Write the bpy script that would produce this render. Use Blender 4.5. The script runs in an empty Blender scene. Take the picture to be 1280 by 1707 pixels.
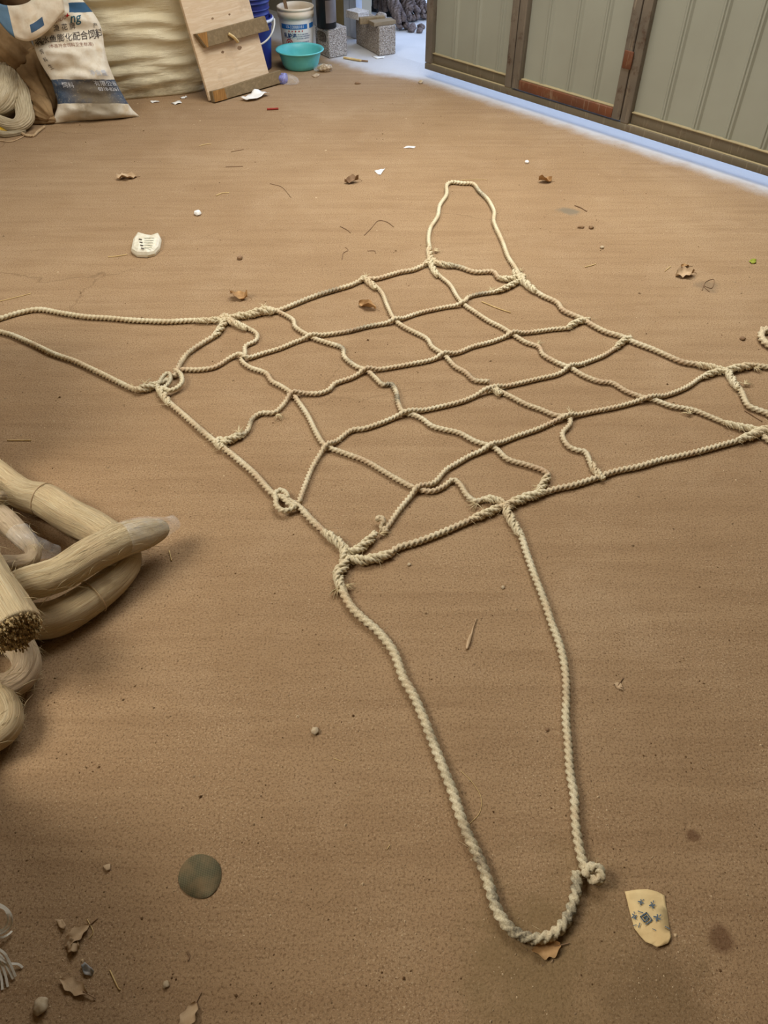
import bpy, bmesh, math, random
import numpy as np
from mathutils import Vector, noise

random.seed(7)
rng = np.random.default_rng(7)
SC = bpy.context.scene
COL = SC.collection

# ------------------------------------------------------------------ camera
F = 1283.0
TH = math.radians(44.7)
CH = 1.6
CC, SS = math.cos(TH), math.sin(TH)
cam = bpy.data.cameras.new('camera')
cam.sensor_fit = 'VERTICAL'
cam.sensor_height = 36.0
cam.lens = F / 1707.0 * 36.0
cam.clip_start = 0.02
co = bpy.data.objects.new('camera', cam)
COL.objects.link(co)
co.location = (0, 0, CH)
co.rotation_euler = (math.pi / 2 - TH, 0, 0)
SC.camera = co


def ray(u, v):
    a = (u - 640) / F
    b = (853.5 - v) / F
    return Vector((a, CC + b * SS, -SS + b * CC))


def G(u, v, z=0.0):
    """photo measurement -> point at height z above the floor"""
    d = ray(u, v)
    t = (CH - z) / -d.z
    return Vector((d.x * t, d.y * t, z))


def hit(u, v, p0, nrm):
    d = ray(u, v)
    o = Vector((0, 0, CH))
    k = (Vector(p0) - o).dot(nrm) / d.dot(nrm)
    return o + d * k


# gate axes: AX runs along the gate, NX points outdoors
GO = Vector((0.3064, 5.9288, 0))
AX = Vector((0.66822, -0.74397, 0))
NX = Vector((0.74397, 0.66822, 0))
Z = Vector((0, 0, 1))


def SN(s, n, z=0.0):
    return GO + AX * s + NX * n + Z * z


def PN(u, v, n):
    p = hit(u, v, GO + NX * n, NX)
    return (p - GO).dot(AX), p.z


# ------------------------------------------------------------------ mesh helpers
ORG = {}


def mk(name, V, Fc, mat, parent=None, smooth=True, uv=None, attr=None):
    V = [Vector(v) for v in V]
    if parent is None:
        xs = [v.x for v in V]
        ys = [v.y for v in V]
        o = Vector(((min(xs) + max(xs)) / 2, (min(ys) + max(ys)) / 2, min(v.z for v in V)))
    else:
        o = ORG[parent.name]
    me = bpy.data.meshes.new(name)
    me.from_pydata([v - o for v in V], [], Fc)
    for m in (mat if isinstance(mat, (list, tuple)) else [mat]):
        me.materials.append(m)
    if smooth:
        me.polygons.foreach_set('use_smooth', [True] * len(me.polygons))
    if uv is not None:
        l = me.uv_layers.new(name='UVMap')
        idx = np.zeros(len(me.loops), dtype=np.int32)
        me.loops.foreach_get('vertex_index', idx)
        l.data.foreach_set('uv', np.asarray(uv, dtype=np.float32)[idx].ravel())
    if attr is not None:
        a = me.attributes.new('stain', 'FLOAT', 'POINT')
        a.data.foreach_set('value', np.asarray(attr, dtype=np.float32))
    me.update()
    ob = bpy.data.objects.new(name, me)
    COL.objects.link(ob)
    ORG[ob.name] = o
    if parent is None:
        ob.location = o
    else:
        ob.parent = parent
    return ob


def tag(o, label, cat=None, group=None, kind=None):
    o['label'] = label
    if cat:
        o['category'] = cat
    if group:
        o['group'] = group
    if kind:
        o['kind'] = kind
    return o


def thing(name, loc, label, cat, group=None, kind=None):
    o = bpy.data.objects.new(name, None)
    o.empty_display_size = 0.1
    COL.objects.link(o)
    o.location = loc
    ORG[o.name] = Vector(loc)
    return tag(o, label, cat, group, kind)


class MB:
    def __init__(self):
        self.V = []
        self.F = []
        self.U = []

    def add(self, V, Fc, U=None):
        k = len(self.V)
        self.V += [Vector(v) for v in V]
        self.F += [tuple(i + k for i in f) for f in Fc]
        self.U += list(U) if U is not None else [(0, 0)] * len(V)

    def box(self, o, e1, e2, e3):
        o, e1, e2, e3 = map(Vector, (o, e1, e2, e3))
        V = [o, o + e1, o + e1 + e2, o + e2]
        V += [v + e3 for v in V]
        f = [(0, 3, 2, 1), (4, 5, 6, 7), (0, 1, 5, 4), (1, 2, 6, 5), (2, 3, 7, 6), (3, 0, 4, 7)]
        if e1.cross(e2).dot(e3) < 0:
            f = [tuple(reversed(q)) for q in f]
        self.add(V, f)

    def bbox(self, o, e1, e2, e3, b=0.004, seg=2):
        """bevelled box"""
        o, e1, e2, e3 = map(Vector, (o, e1, e2, e3))
        bm = bmesh.new()
        V = [o, o + e1, o + e1 + e2, o + e2]
        V += [v + e3 for v in V]
        vs = [bm.verts.new(v) for v in V]
        f = [(0, 3, 2, 1), (4, 5, 6, 7), (0, 1, 5, 4), (1, 2, 6, 5), (2, 3, 7, 6), (3, 0, 4, 7)]
        for q in f:
            bm.faces.new([vs[i] for i in q])
        bmesh.ops.recalc_face_normals(bm, faces=bm.faces)
        bmesh.ops.bevel(bm, geom=bm.edges[:], offset=b, segments=seg, affect='EDGES', profile=0.5)
        bm.verts.index_update()
        self.add([v.co.copy() for v in bm.verts], [tuple(v.index for v in q.verts) for q in bm.faces])
        bm.free()

    def build(self, name, mat, parent=None, smooth=True):
        return mk(name, self.V, self.F, mat, parent, smooth, uv=self.U)


def catmull(P, step):
    """uniformly resampled Catmull-Rom through P (n x k array)"""
    P = np.asarray(P, float)
    Q = np.vstack([2 * P[0] - P[1], P, 2 * P[-1] - P[-2]])
    out = []
    for i in range(len(P) - 1):
        p0, p1, p2, p3 = Q[i], Q[i + 1], Q[i + 2], Q[i + 3]
        L = np.linalg.norm((p2 - p1)[:3])
        n = max(2, int(L / step * 2))
        t = np.linspace(0, 1, n, endpoint=False)[:, None]
        out.append(0.5 * (2 * p1 + (p2 - p0) * t + (2 * p0 - 5 * p1 + 4 * p2 - p3) * t ** 2 + (3 * p1 - p0 - 3 * p2 + p3) * t ** 3))
    out.append(P[-1:])
    C = np.vstack(out)
    d = np.r_[0, np.cumsum(np.linalg.norm(np.diff(C[:, :3], axis=0), axis=1))]
    n = max(3, int(round(d[-1] / step)) + 1)
    s = np.linspace(0, d[-1], n)
    return np.stack([np.interp(s, d, C[:, k]) for k in range(C.shape[1])], 1), s


def frames(C):
    T = np.gradient(C[:, :3], axis=0)
    T /= np.linalg.norm(T, axis=1)[:, None] + 1e-12
    up = np.array([0, 0, 1.0])
    if abs(T[0] @ up) > 0.9:
        up = np.array([1.0, 0, 0])
    N = np.zeros_like(T)
    n = up - T[0] * (up @ T[0])
    n /= np.linalg.norm(n)
    N[0] = n
    for i in range(1, len(T)):
        n = N[i - 1] - T[i] * (N[i - 1] @ T[i])
        n /= np.linalg.norm(n) + 1e-12
        N[i] = n
    return T, N, np.cross(T, N)


def sweep(C, s, R, prof, ns, caps=True):
    """R(i) radius array, prof(ang array, i, s) -> radial factor array"""
    T, N, B = frames(C)
    ang = np.linspace(0, 2 * np.pi, ns, endpoint=False)
    V = []
    U = []
    for i in range(len(C)):
        r = R[i] * prof(ang, i, s[i])
        ring = C[i, :3] + (np.cos(ang) * r)[:, None] * N[i] + (np.sin(ang) * r)[:, None] * B[i]
        V.append(ring)
        U.append(np.stack([np.minimum(ang, 2 * np.pi - ang) / np.pi, np.full(ns, s[i])], 1))
    V = np.vstack(V)
    U = np.vstack(U)
    Fc = []
    for i in range(len(C) - 1):
        a = i * ns
        for j in range(ns):
            k = (j + 1) % ns
            Fc.append((a + j, a + k, a + ns + k, a + ns + j))
    if caps:
        V = np.vstack([V, C[0, :3], C[-1, :3]])
        U = np.vstack([U, [[0, 0]], [[0, s[-1]]]])
        a = len(V) - 2
        e = (len(C) - 1) * ns
        for j in range(ns):
            k = (j + 1) % ns
            Fc.append((a, k, j))
            Fc.append((a + 1, e + j, e + k))
    return V, Fc, U


def lobes(n):
    """cross-section of n round strands packed round the axis, outer radius 1"""
    rs = math.sin(math.pi / n) / (1 + math.sin(math.pi / n)) * .92
    d = 1 - rs

    def p(a):
        m = np.mod(a + math.pi / n, 2 * math.pi / n) - math.pi / n
        return d * np.cos(m) + np.sqrt(np.maximum(rs * rs - (d * np.sin(m)) ** 2, 0))
    return p


TRI = lobes(3)


def rope_geo(P, r, pitch=None, ns=18, step=None, n=3, hand=-1.0, wob=0.0):
    pitch = pitch or 4.5 * r
    step = step or pitch / 10.0
    C, s = catmull(P, step)
    lob = lobes(n)
    ph = random.random() * 6
    if wob:
        for k in range(len(C)):
            q = noise.noise_vector(Vector((s[k] * 9, ph * 10, 0)))
            C[k, 0] += q.x * wob
            C[k, 1] += q.y * wob
    R = np.full(len(C), r)
    R = R * (1 + 0.06 * np.array([noise.noise(Vector((x * 14, ph, 0))) for x in s]))
    R[0] *= 0.7
    R[-1] *= 0.7
    V, Fc, U = sweep(C, s, R, lambda a, i, x: lob(a + ph - hand * 2 * math.pi * x / pitch), ns)
    return C, s, V, Fc, U


def braid_geo(P, r, hand=1.0):
    """spliced rope: three fat strands wound round each other, each a small laid rope with bumps"""
    C, s = catmull(P, 0.004)
    T, N, B = frames(C)
    ph = random.random() * 6
    t = s / s[-1]
    env = np.clip(0.45 + 2.2 * np.minimum(t, 1 - t), 0, 1)
    b = MB()
    for q in range(3):
        sd = random.random() * 50
        a = ph + q * 2.0944 + hand * 2 * math.pi * s / (r * 7.0)
        lump = np.array([noise.noise(Vector((x * 45, sd, 0))) for x in s])
        d = r * .50 * env * (1 + .25 * lump)
        c = C[:, :3] + (N * np.cos(a)[:, None] + B * np.sin(a)[:, None]) * d[:, None]
        rs = r * .52 * (.7 + .3 * env) * (1 + .18 * np.array([noise.noise(Vector((x * 60, sd, 7))) for x in s]))
        c[:, 2] = np.maximum(c[:, 2], rs * .8)
        c2, s2 = catmull(np.c_[c, rs], r * .16)
        V, Fc, U = sweep(c2, s2, c2[:, 3], lambda an, i, x: TRI(an - hand * 2 * math.pi * x / (r * 2.6)), 12)
        b.add(V, Fc, U)
    return np.array([list(v) for v in b.V]), b.F, b.U


def tube_geo(P, r, ns=8, step=None):
    P = np.asarray([list(p) for p in P], float)
    L = np.linalg.norm(np.diff(P[:, :3], axis=0), axis=1).sum()
    C, s = catmull(P, step or max(L / 60, 0.003))
    R = np.full(len(C), r) if np.isscalar(r) else np.interp(np.linspace(0, 1, len(C)), np.linspace(0, 1, len(r)), r)
    return sweep(C, s, R, lambda a, i, x: np.ones_like(a), ns)


def lathe(c, prof, ns=48, flip=False):
    """prof: list of (r, z)"""
    V = []
    Fc = []
    U = []
    for k, (r, z) in enumerate(prof):
        for j in range(ns):
            a = 2 * math.pi * j / ns
            V.append((c[0] + r * math.cos(a), c[1] + r * math.sin(a), c[2] + z))
            U.append((j / ns, z))
    for k in range(len(prof) - 1):
        for j in range(ns):
            q = (j + 1) % ns
            Fc.append((k * ns + j, k * ns + q, (k + 1) * ns + q, (k + 1) * ns + j))
    return V, Fc, U


def text_mesh(body, size, shear=0.0, bold=0.0):
    cu = bpy.data.curves.new('t', 'FONT')
    cu.body = body
    cu.size = size
    cu.shear = shear
    cu.offset = bold
    cu.align_x = 'CENTER'
    cu.align_y = 'CENTER'
    cu.resolution_u = 3
    ob = bpy.data.objects.new('t', cu)
    COL.objects.link(ob)
    dg = bpy.context.evaluated_depsgraph_get()
    me = bpy.data.meshes.new_from_object(ob.evaluated_get(dg))
    V = [v.co.copy() for v in me.vertices]
    Fc = [tuple(p.vertices) for p in me.polygons]
    bpy.data.objects.remove(ob)
    bpy.data.curves.remove(cu)
    bpy.data.meshes.remove(me)
    return V, Fc


# ------------------------------------------------------------------ materials
def srgb(r, g, b):
    def f(c):
        c /= 255.0
        return c / 12.92 if c <= 0.04045 else ((c + 0.055) / 1.055) ** 2.4
    return (f(r), f(g), f(b), 1)


class Mat:
    def __init__(self, name, rough=0.8, spec=0.3, metal=0.0):
        self.m = bpy.data.materials.new(name)
        self.m.use_nodes = True
        self.t = self.m.node_tree
        self.b = self.t.nodes['Principled BSDF']
        self.b.inputs['Roughness'].default_value = rough
        self.b.inputs['Specular IOR Level'].default_value = spec
        self.b.inputs['Metallic'].default_value = metal

    def n(self, typ, **kw):
        q = self.t.nodes.new(typ)
        for k, v in kw.items():
            if k.startswith('i_'):
                q.inputs[k[2:].replace('_', ' ')].default_value = v
            else:
                setattr(q, k, v)
        return q

    def l(self, a, b):
        self.t.links.new(a, b)

    def coord(self, which='Object', scale=(1, 1, 1), rot=(0, 0, 0)):
        tc = self.n('ShaderNodeTexCoord')
        mp = self.n('ShaderNodeMapping')
        mp.inputs['Scale'].default_value = scale
        mp.inputs['Rotation'].default_value = rot
        self.l(tc.outputs[which], mp.inputs['Vector'])
        return mp.outputs['Vector']

    def noise(self, vec, scale, detail=4, rough=0.55, dist=0.0):
        q = self.n('ShaderNodeTexNoise')
        q.inputs['Scale'].default_value = scale
        q.inputs['Detail'].default_value = detail
        q.inputs['Roughness'].default_value = rough
        q.inputs['Distortion'].default_value = dist
        self.l(vec, q.inputs['Vector'])
        return q.outputs['Fac']

    def ramp(self, fac, stops):
        q = self.n('ShaderNodeValToRGB')
        e = q.color_ramp.elements
        while len(e) < len(stops):
            e.new(0.5)
        for el, (p, c) in zip(e, stops):
            el.position = p
            el.color = c if len(c) == 4 else (*c, 1)
        self.l(fac, q.inputs['Fac'])
        return q.outputs['Color']

    def mix(self, fac, a, b, mode='MIX'):
        q = self.n('ShaderNodeMix', data_type='RGBA', blend_type=mode)
        for sock, val in ((q.inputs[0], fac), (q.inputs[6], a), (q.inputs[7], b)):
            if hasattr(val, 'links') or hasattr(val, 'is_linked'):
                self.l(val, sock)
            else:
                sock.default_value = val
        return q.outputs[2]

    def math(self, op, a, b=0.0):
        q = self.n('ShaderNodeMath', operation=op)
        for sock, val in ((q.inputs[0], a), (q.inputs[1], b)):
            if hasattr(val, 'is_linked'):
                self.l(val, sock)
            else:
                sock.default_value = val
        return q.outputs[0]

    def bump(self, h, strength=0.3, dist=0.01):
        q = self.n('ShaderNodeBump')
        q.inputs['Strength'].default_value = strength
        q.inputs['Distance'].default_value = dist
        self.l(h, q.inputs['Height'])
        self.l(q.outputs['Normal'], self.b.inputs['Normal'])

    def col(self, c):
        if hasattr(c, 'is_linked'):
            self.l(c, self.b.inputs['Base Color'])
        else:
            self.b.inputs['Base Color'].default_value = c
        return self


def simple(name, c1, c2=None, scale=8, rough=0.8, spec=0.3, metal=0.0, bump=0.0, bscale=60, bdist=0.004, det=4, lo=0.35, hi=0.65):
    m = Mat(name, rough, spec, metal)
    v = m.coord()
    f = m.noise(v, scale, det)
    m.col(m.ramp(f, [(lo, c1), (hi, c2 or c1)]))
    if bump:
        m.bump(m.noise(v, bscale, 4), bump, bdist)
    return m.m


def floor_mat():
    m = Mat('dusty_brown_floor', 0.92, 0.12)
    v = m.coord()
    big = m.noise(v, 0.9, 5, 0.6)
    c = m.ramp(big, [(0.3, srgb(156, 128, 96)), (0.5, srgb(164, 136, 103)), (0.7, srgb(173, 146, 113))])
    # sweeping marks
    sw = m.coord(scale=(1.2, 14, 1), rot=(0, 0, math.radians(-28)))
    f2 = m.noise(sw, 1.6, 5, 0.6, 0.6)
    c = m.mix(m.math('MULTIPLY', m.ramp(f2, [(0.40, (0, 0, 0)), (0.68, (1, 1, 1))]), 0.48), c, srgb(140, 112, 82))
    pat = m.noise(v, 2.6, 6, 0.65, 0.4)
    c = m.mix(m.math('MULTIPLY', m.ramp(pat, [(0.52, (0, 0, 0)), (0.72, (1, 1, 1))]), 0.28), c, srgb(190, 164, 132))
    # grit
    g1 = m.noise(v, 185, 4, 0.75)
    c = m.mix(m.ramp(g1, [(0.36, (0.75, 0.75, 0.75)), (0.51, (0, 0, 0))]), c, srgb(104, 78, 54))
    g2 = m.noise(v, 240, 3, 0.7)
    c = m.mix(m.math('MULTIPLY', m.ramp(g2, [(0.55, (0, 0, 0)), (0.70, (1, 1, 1))]), m.math('ADD', .22, m.math('MULTIPLY', m.ramp(m.noise(v, 4, 4), [(.4, (0, 0, 0)), (.65, (1, 1, 1))]), .58))), c, srgb(212, 188, 154))
    # hairline cracks
    vd = m.n('ShaderNodeTexVoronoi', feature='DISTANCE_TO_EDGE')
    vd.inputs['Scale'].default_value = 0.75
    q = m.n('ShaderNodeVectorMath', operation='ADD')
    nz = m.n('ShaderNodeTexNoise')
    nz.inputs['Scale'].default_value = 3.0
    nz.inputs['Detail'].default_value = 6
    m.l(v, nz.inputs['Vector'])
    sc = m.n('ShaderNodeVectorMath', operation='SCALE')
    sc.inputs['Scale'].default_value = 0.35
    m.l(nz.outputs['Color'], sc.inputs[0])
    m.l(v, q.inputs[0])
    m.l(sc.outputs[0], q.inputs[1])
    m.l(q.outputs[0], vd.inputs['Vector'])
    cr = m.ramp(vd.outputs['Distance'], [(0.0, (1, 1, 1)), (0.004, (0, 0, 0))])
    msk = m.ramp(m.noise(v, 0.8, 2), [(0.5, (0, 0, 0)), (0.62, (1, 1, 1))])
    c = m.mix(m.math('MULTIPLY', m.math('MULTIPLY', cr, msk), 0.45), c, srgb(105, 82, 58))
    # stained spots: soaked / soiled patches with their own outline
    for (u, w, rad, colr, k) in ((948, 352, 0.055, srgb(120, 112, 96), 0.75), (1195, 1560, 0.03, srgb(84, 52, 34), 0.6), (1155, 1392, 0.016, srgb(84, 52, 34), 0.6),
                                 (1180, 478, 0.05, srgb(120, 104, 84), 0.5), (880, 1600, 0.12, srgb(120, 100, 66), 0.35), (960, 1650, 0.25, srgb(122, 104, 70), 0.25), (1100, 1660, 0.1, srgb(96, 74, 50), 0.3)):
        p = G(u, w)
        d = m.n('ShaderNodeVectorMath', operation='DISTANCE')
        wob = m.n('ShaderNodeVectorMath', operation='ADD')
        s2 = m.n('ShaderNodeVectorMath', operation='SCALE')
        s2.inputs['Scale'].default_value = rad * 1.5
        nn = m.n('ShaderNodeTexNoise')
        nn.inputs['Scale'].default_value = 14
        m.l(v, nn.inputs['Vector'])
        m.l(nn.outputs['Color'], s2.inputs[0])
        m.l(v, wob.inputs[0])
        m.l(s2.outputs[0], wob.inputs[1])
        m.l(wob.outputs[0], d.inputs[0])
        d.inputs[1].default_value = (p.x - FLO[0] + rad * .75, p.y - FLO[1] + rad * .75, 0.0 + rad * .75)
        f = m.n('ShaderNodeMapRange')
        f.inputs['From Min'].default_value = rad * 1.1
        f.inputs['From Max'].default_value = rad * 0.6
        m.l(d.outputs['Value'], f.inputs['Value'])
        c = m.mix(m.math('MULTIPLY', f.outputs[0], k), c, colr)
    # daylight spill at the threshold, painted as a blend to yard grey
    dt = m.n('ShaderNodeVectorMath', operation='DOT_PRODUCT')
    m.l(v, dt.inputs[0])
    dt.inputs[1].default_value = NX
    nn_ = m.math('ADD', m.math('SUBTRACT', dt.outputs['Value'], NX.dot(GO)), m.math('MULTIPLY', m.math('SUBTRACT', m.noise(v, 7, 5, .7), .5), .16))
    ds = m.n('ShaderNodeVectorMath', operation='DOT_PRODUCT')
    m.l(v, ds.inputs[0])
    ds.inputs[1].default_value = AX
    tr = m.n('ShaderNodeMapRange', interpolation_type='SMOOTHSTEP')     # painted spill reaches farther in at the opening
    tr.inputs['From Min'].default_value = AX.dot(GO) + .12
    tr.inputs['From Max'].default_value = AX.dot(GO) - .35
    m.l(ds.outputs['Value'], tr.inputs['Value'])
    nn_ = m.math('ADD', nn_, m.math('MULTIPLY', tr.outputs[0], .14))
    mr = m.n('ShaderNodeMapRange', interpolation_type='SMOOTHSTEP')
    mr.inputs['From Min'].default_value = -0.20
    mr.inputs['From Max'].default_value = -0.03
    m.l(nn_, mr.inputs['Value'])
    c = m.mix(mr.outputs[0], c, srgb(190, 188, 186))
    m.col(c)
    h = m.math('ADD', m.noise(v, 150, 4, 0.7), m.math('MULTIPLY', m.noise(v, 18, 3), 1.5))
    m.bump(h, 0.6, 0.004)
    return m.m


def rope_mat(name, base, dark, warm):
    m = Mat(name, 0.88, 0.15)
    v = m.coord()
    f = m.noise(v, 9, 5, 0.6)
    c = m.ramp(f, [(0.3, warm), (0.5, base), (0.72, srgb(238, 228, 198))])
    fib = m.noise(v, 420, 3, 0.7)
    c = m.mix(m.ramp(fib, [(0.35, (0.5, 0.5, 0.5)), (0.55, (0, 0, 0))]), c, srgb(150, 122, 88))
    at = m.n('ShaderNodeAttribute', attribute_name='stain')
    sp = m.noise(v, 130, 4, 0.7)
    k = m.math('MULTIPLY', at.outputs['Fac'], m.ramp(sp, [(0.3, (1, 1, 1)), (0.68, (0.15, 0.15, 0.15))]))
    c = m.mix(k, c, dark)
    m.col(c)
    m.bump(m.noise(v, 380, 4, 0.7), 0.55, 0.002)
    return m.m


def fibre_mat(name, cols, uvs=(34, 3), rough=0.6, spec=0.35, bump=0.6):
    """long parallel fibres: noise stretched along the tube (UV.y is metres along it)"""
    m = Mat(name, rough, spec)
    v = m.coord('UV', scale=(uvs[0], uvs[1], 1))
    f = m.noise(v, 2.2, 6, 0.65, 0.5)
    c = m.ramp(f, [(0.25, cols[0]), (0.5, cols[1]), (0.75, cols[2])])
    o = m.coord()
    b = m.noise(o, 7, 4)
    c = m.mix(m.math('MULTIPLY', m.ramp(b, [(0.45, (0, 0, 0)), (0.7, (1, 1, 1))]), 0.45), c, cols[3])
    m.col(c)
    m.bump(m.math('ADD', f, m.math('MULTIPLY', m.noise(m.coord('UV', scale=(uvs[0] * 4, uvs[1] * 2.5, 1)), 2, 3), 0.6)), bump, 0.006)
    return m.m


def film_mat(name, alpha=0.35, tint=(0.9, 0.9, 0.88, 1)):
    m = Mat(name, 0.18, 0.5)
    m.col(tint)
    v = m.coord()
    f = m.ramp(m.noise(v, 40, 3), [(0.35, (alpha * .5,) * 3), (0.7, (min(1, alpha * 1.6),) * 3)])
    m.l(f, m.b.inputs['Alpha'])
    m.bump(m.noise(v, 30, 3), 0.4, 0.004)
    return m.m


def wood_mat(name, a, b, d, rot=(0, 0, 0), scale=(2, 30, 30)):
    m = Mat(name, 0.85, 0.15)
    v = m.coord(scale=scale, rot=rot)
    f = m.noise(v, 1.6, 6, 0.65, 0.8)
    c = m.ramp(f, [(0.3, a), (0.55, b), (0.75, a)])
    o = m.coord()
    k = m.ramp(m.noise(o, 6, 5, 0.7), [(0.55, (0, 0, 0)), (0.75, (1, 1, 1))])
    c = m.mix(m.math('MULTIPLY', k, 0.5), c, d)
    m.col(c)
    m.bump(f, 0.3, 0.003)
    return m.m


def concrete_mat(name, a, b, d):
    m = Mat(name, 0.95, 0.1)
    v = m.coord()
    c = m.ramp(m.noise(v, 5, 4), [(0.35, a), (0.65, b)])
    vo = m.n('ShaderNodeTexVoronoi')
    vo.inputs['Scale'].default_value = 130
    m.l(v, vo.inputs['Vector'])
    c = m.mix(m.ramp(vo.outputs['Distance'], [(0.30, (0, 0, 0)), (0.62, (0.8, 0.8, 0.8))]), c, d)
    c = m.mix(m.ramp(m.noise(v, 160, 2), [(0.55, (0, 0, 0)), (0.7, (0.6, 0.6, 0.6))]), c, srgb(235, 232, 226))
    m.col(c)
    m.bump(m.math('SUBTRACT', 1.0, vo.outputs['Distance']), 0.8, 0.006)
    return m.m


def paint_mat(name, a, b, rust, amt=0.5, metal=0.0):
    m = Mat(name, 0.6, 0.35, metal)
    v = m.coord()
    c = m.ramp(m.noise(v, 3, 5), [(0.35, a), (0.65, b)])
    k = m.ramp(m.noise(v, 11, 7, 0.7), [(0.66 - 0.3 * amt, (0, 0, 0)), (0.80 - 0.3 * amt, (1, 1, 1))])
    c = m.mix(k, c, rust)
    sc = m.noise(m.coord(scale=(60, 60, 4)), 1.5, 4)
    c = m.mix(m.math('MULTIPLY', m.ramp(sc, [(0.6, (0, 0, 0)), (0.75, (1, 1, 1))]), 0.4), c, srgb(190, 175, 150))
    m.col(c)
    m.bump(m.noise(v, 60, 4), 0.2, 0.003)
    return m.m


FX0, FX1, FY0, FY1 = -12.0, 14.0, -12.0, 14.0
FLO = (0.0, 0.0)
M = {}
M['rope'] = rope_mat('sisal_rope', srgb(222, 206, 172), srgb(52, 48, 46), srgb(206, 178, 146))
M['rope2'] = rope_mat('pale_sisal_rope', srgb(226, 214, 180), srgb(56, 52, 48), srgb(214, 190, 154))
M['hair'] = simple('loose_sisal_fibre', srgb(196, 176, 136), srgb(220, 204, 166), 20, 0.8)
M['hemp'] = fibre_mat('raw_sisal_fibre', [srgb(170, 126, 76), srgb(244, 220, 172), srgb(253, 242, 210), srgb(228, 192, 144)], uvs=(44, 4), bump=1.0)
M['hemp2'] = fibre_mat('pinkish_raw_fibre', [srgb(168, 130, 90), srgb(236, 212, 176), srgb(248, 232, 202), srgb(216, 182, 148)], uvs=(44, 4), bump=1.0)
M['hempend'] = simple('cut_fibre_ends', srgb(120, 92, 56), srgb(232, 210, 160), 130, 0.95, 0.05, bump=1.0, bscale=120, bdist=0.01)
M['skein'] = fibre_mat('white_cord_strands', [srgb(150, 126, 94), srgb(212, 196, 162), srgb(232, 220, 194), srgb(176, 148, 110)], uvs=(16, 8), bump=1.0)
M['film'] = film_mat('clear_plastic_film', .14)
M['straw'] = simple('dry_straw', srgb(222, 196, 140), srgb(196, 166, 112), 30)
M['twig'] = simple('brown_twig', srgb(128, 100, 74), srgb(152, 124, 94), 30)
M['leaf'] = simple('dry_brown_leaf', srgb(150, 114, 72), srgb(190, 152, 104), 30, 0.7, bump=0.5)
M['leafpale'] = simple('pale_dry_leaf', srgb(196, 170, 136), srgb(172, 144, 110), 30, 0.8, bump=0.4)
M['stone'] = simple('pale_pebble', srgb(170, 148, 116), srgb(206, 192, 166), 40, 0.9, bump=0.4)
M['stonedark'] = simple('brown_pebble', srgb(126, 98, 70), srgb(150, 122, 90), 40, 0.9, bump=0.4)
M['white'] = simple('white_scrap', srgb(236, 234, 228), srgb(246, 246, 242), 20, 0.6)
M['green'] = simple('green_scrap', srgb(128, 138, 40), srgb(156, 160, 60), 20, 0.6)
M['red'] = simple('red_plastic', srgb(150, 46, 36), None, 5, 0.5)
M['steel_olive'] = paint_mat('olive_grey_painted_steel', srgb(100, 92, 74), srgb(114, 104, 86), srgb(92, 64, 42), 0.25)
M['steel_grey'] = paint_mat('worn_grey_steel', srgb(106, 100, 90), srgb(128, 118, 104), srgb(84, 66, 52), 0.45)
M['rust'] = paint_mat('rusty_steel', srgb(112, 66, 40), srgb(90, 58, 42), srgb(122, 92, 66), 0.45)
M['lip'] = paint_mat('pale_rail_lip', srgb(166, 150, 112), srgb(150, 136, 104), srgb(110, 84, 60), 0.15)
M['sheet'] = simple('grey_green_sheet_steel', srgb(146, 147, 133), srgb(156, 158, 144), 1.4, 0.55, 0.3)
M['wall'] = simple('shed_wall_sheet', srgb(150, 142, 124), srgb(164, 156, 138), 1.0, 0.8)
M['post_blue'] = simple('blue_grey_post', srgb(160, 168, 182), srgb(186, 192, 202), 6, 0.6)
M['post_olive'] = paint_mat('olive_post', srgb(128, 112, 74), srgb(110, 98, 66), srgb(90, 72, 50), 0.3)
M['block'] = concrete_mat('rough_concrete_block', srgb(176, 168, 158), srgb(196, 188, 178), srgb(112, 104, 98))
M['block2'] = concrete_mat('brown_stained_block', srgb(166, 152, 136), srgb(180, 168, 152), srgb(116, 104, 92))
M['brick'] = concrete_mat('pale_brick', srgb(200, 194, 186), srgb(214, 208, 200), srgb(168, 160, 152))
M['ply'] = wood_mat('weathered_plywood', srgb(228, 208, 178), srgb(212, 186, 152), srgb(172, 148, 122), rot=(0, 0, math.radians(-25)), scale=(3, 3, 26))
M['batten'] = wood_mat('dirty_batten', srgb(150, 130, 98), srgb(126, 108, 80), srgb(98, 84, 62), scale=(20, 20, 20))
M['endgrain'] = wood_mat('batten_end_grain', srgb(178, 134, 78), srgb(140, 100, 54), srgb(120, 84, 46), scale=(90, 12, 3))
M['offcut'] = wood_mat('grey_wood_offcut', srgb(150, 132, 104), srgb(130, 114, 90), srgb(112, 98, 78))
M['blue'] = simple('blue_plastic', srgb(32, 42, 112), srgb(40, 52, 128), 6, 0.4, 0.35)
M['teal'] = simple('turquoise_plastic', srgb(84, 178, 176), srgb(104, 198, 194), 8, 0.4, 0.5)
M['pail'] = simple('white_pail_plastic', srgb(228, 222, 210), srgb(236, 232, 224), 6, 0.45, 0.4)
M['pailrim'] = simple('cream_pail_rim', srgb(226, 206, 176), srgb(234, 220, 196), 10, 0.5, 0.4)
M['printblue'] = simple('blue_print', srgb(38, 104, 168), None, 5, 0.5)
M['printdark'] = simple('dark_blue_print', srgb(40, 70, 120), None, 5, 0.5)
M['printred'] = simple('red_print', srgb(178, 40, 42), srgb(196, 66, 60), 30, 0.5)
M['printblack'] = simple('faded_black_print', srgb(72, 66, 62), srgb(104, 96, 90), 60, 0.8)
M['printbrown'] = simple('faded_red_print', srgb(140, 96, 76), srgb(160, 120, 96), 60, 0.8)
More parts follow.
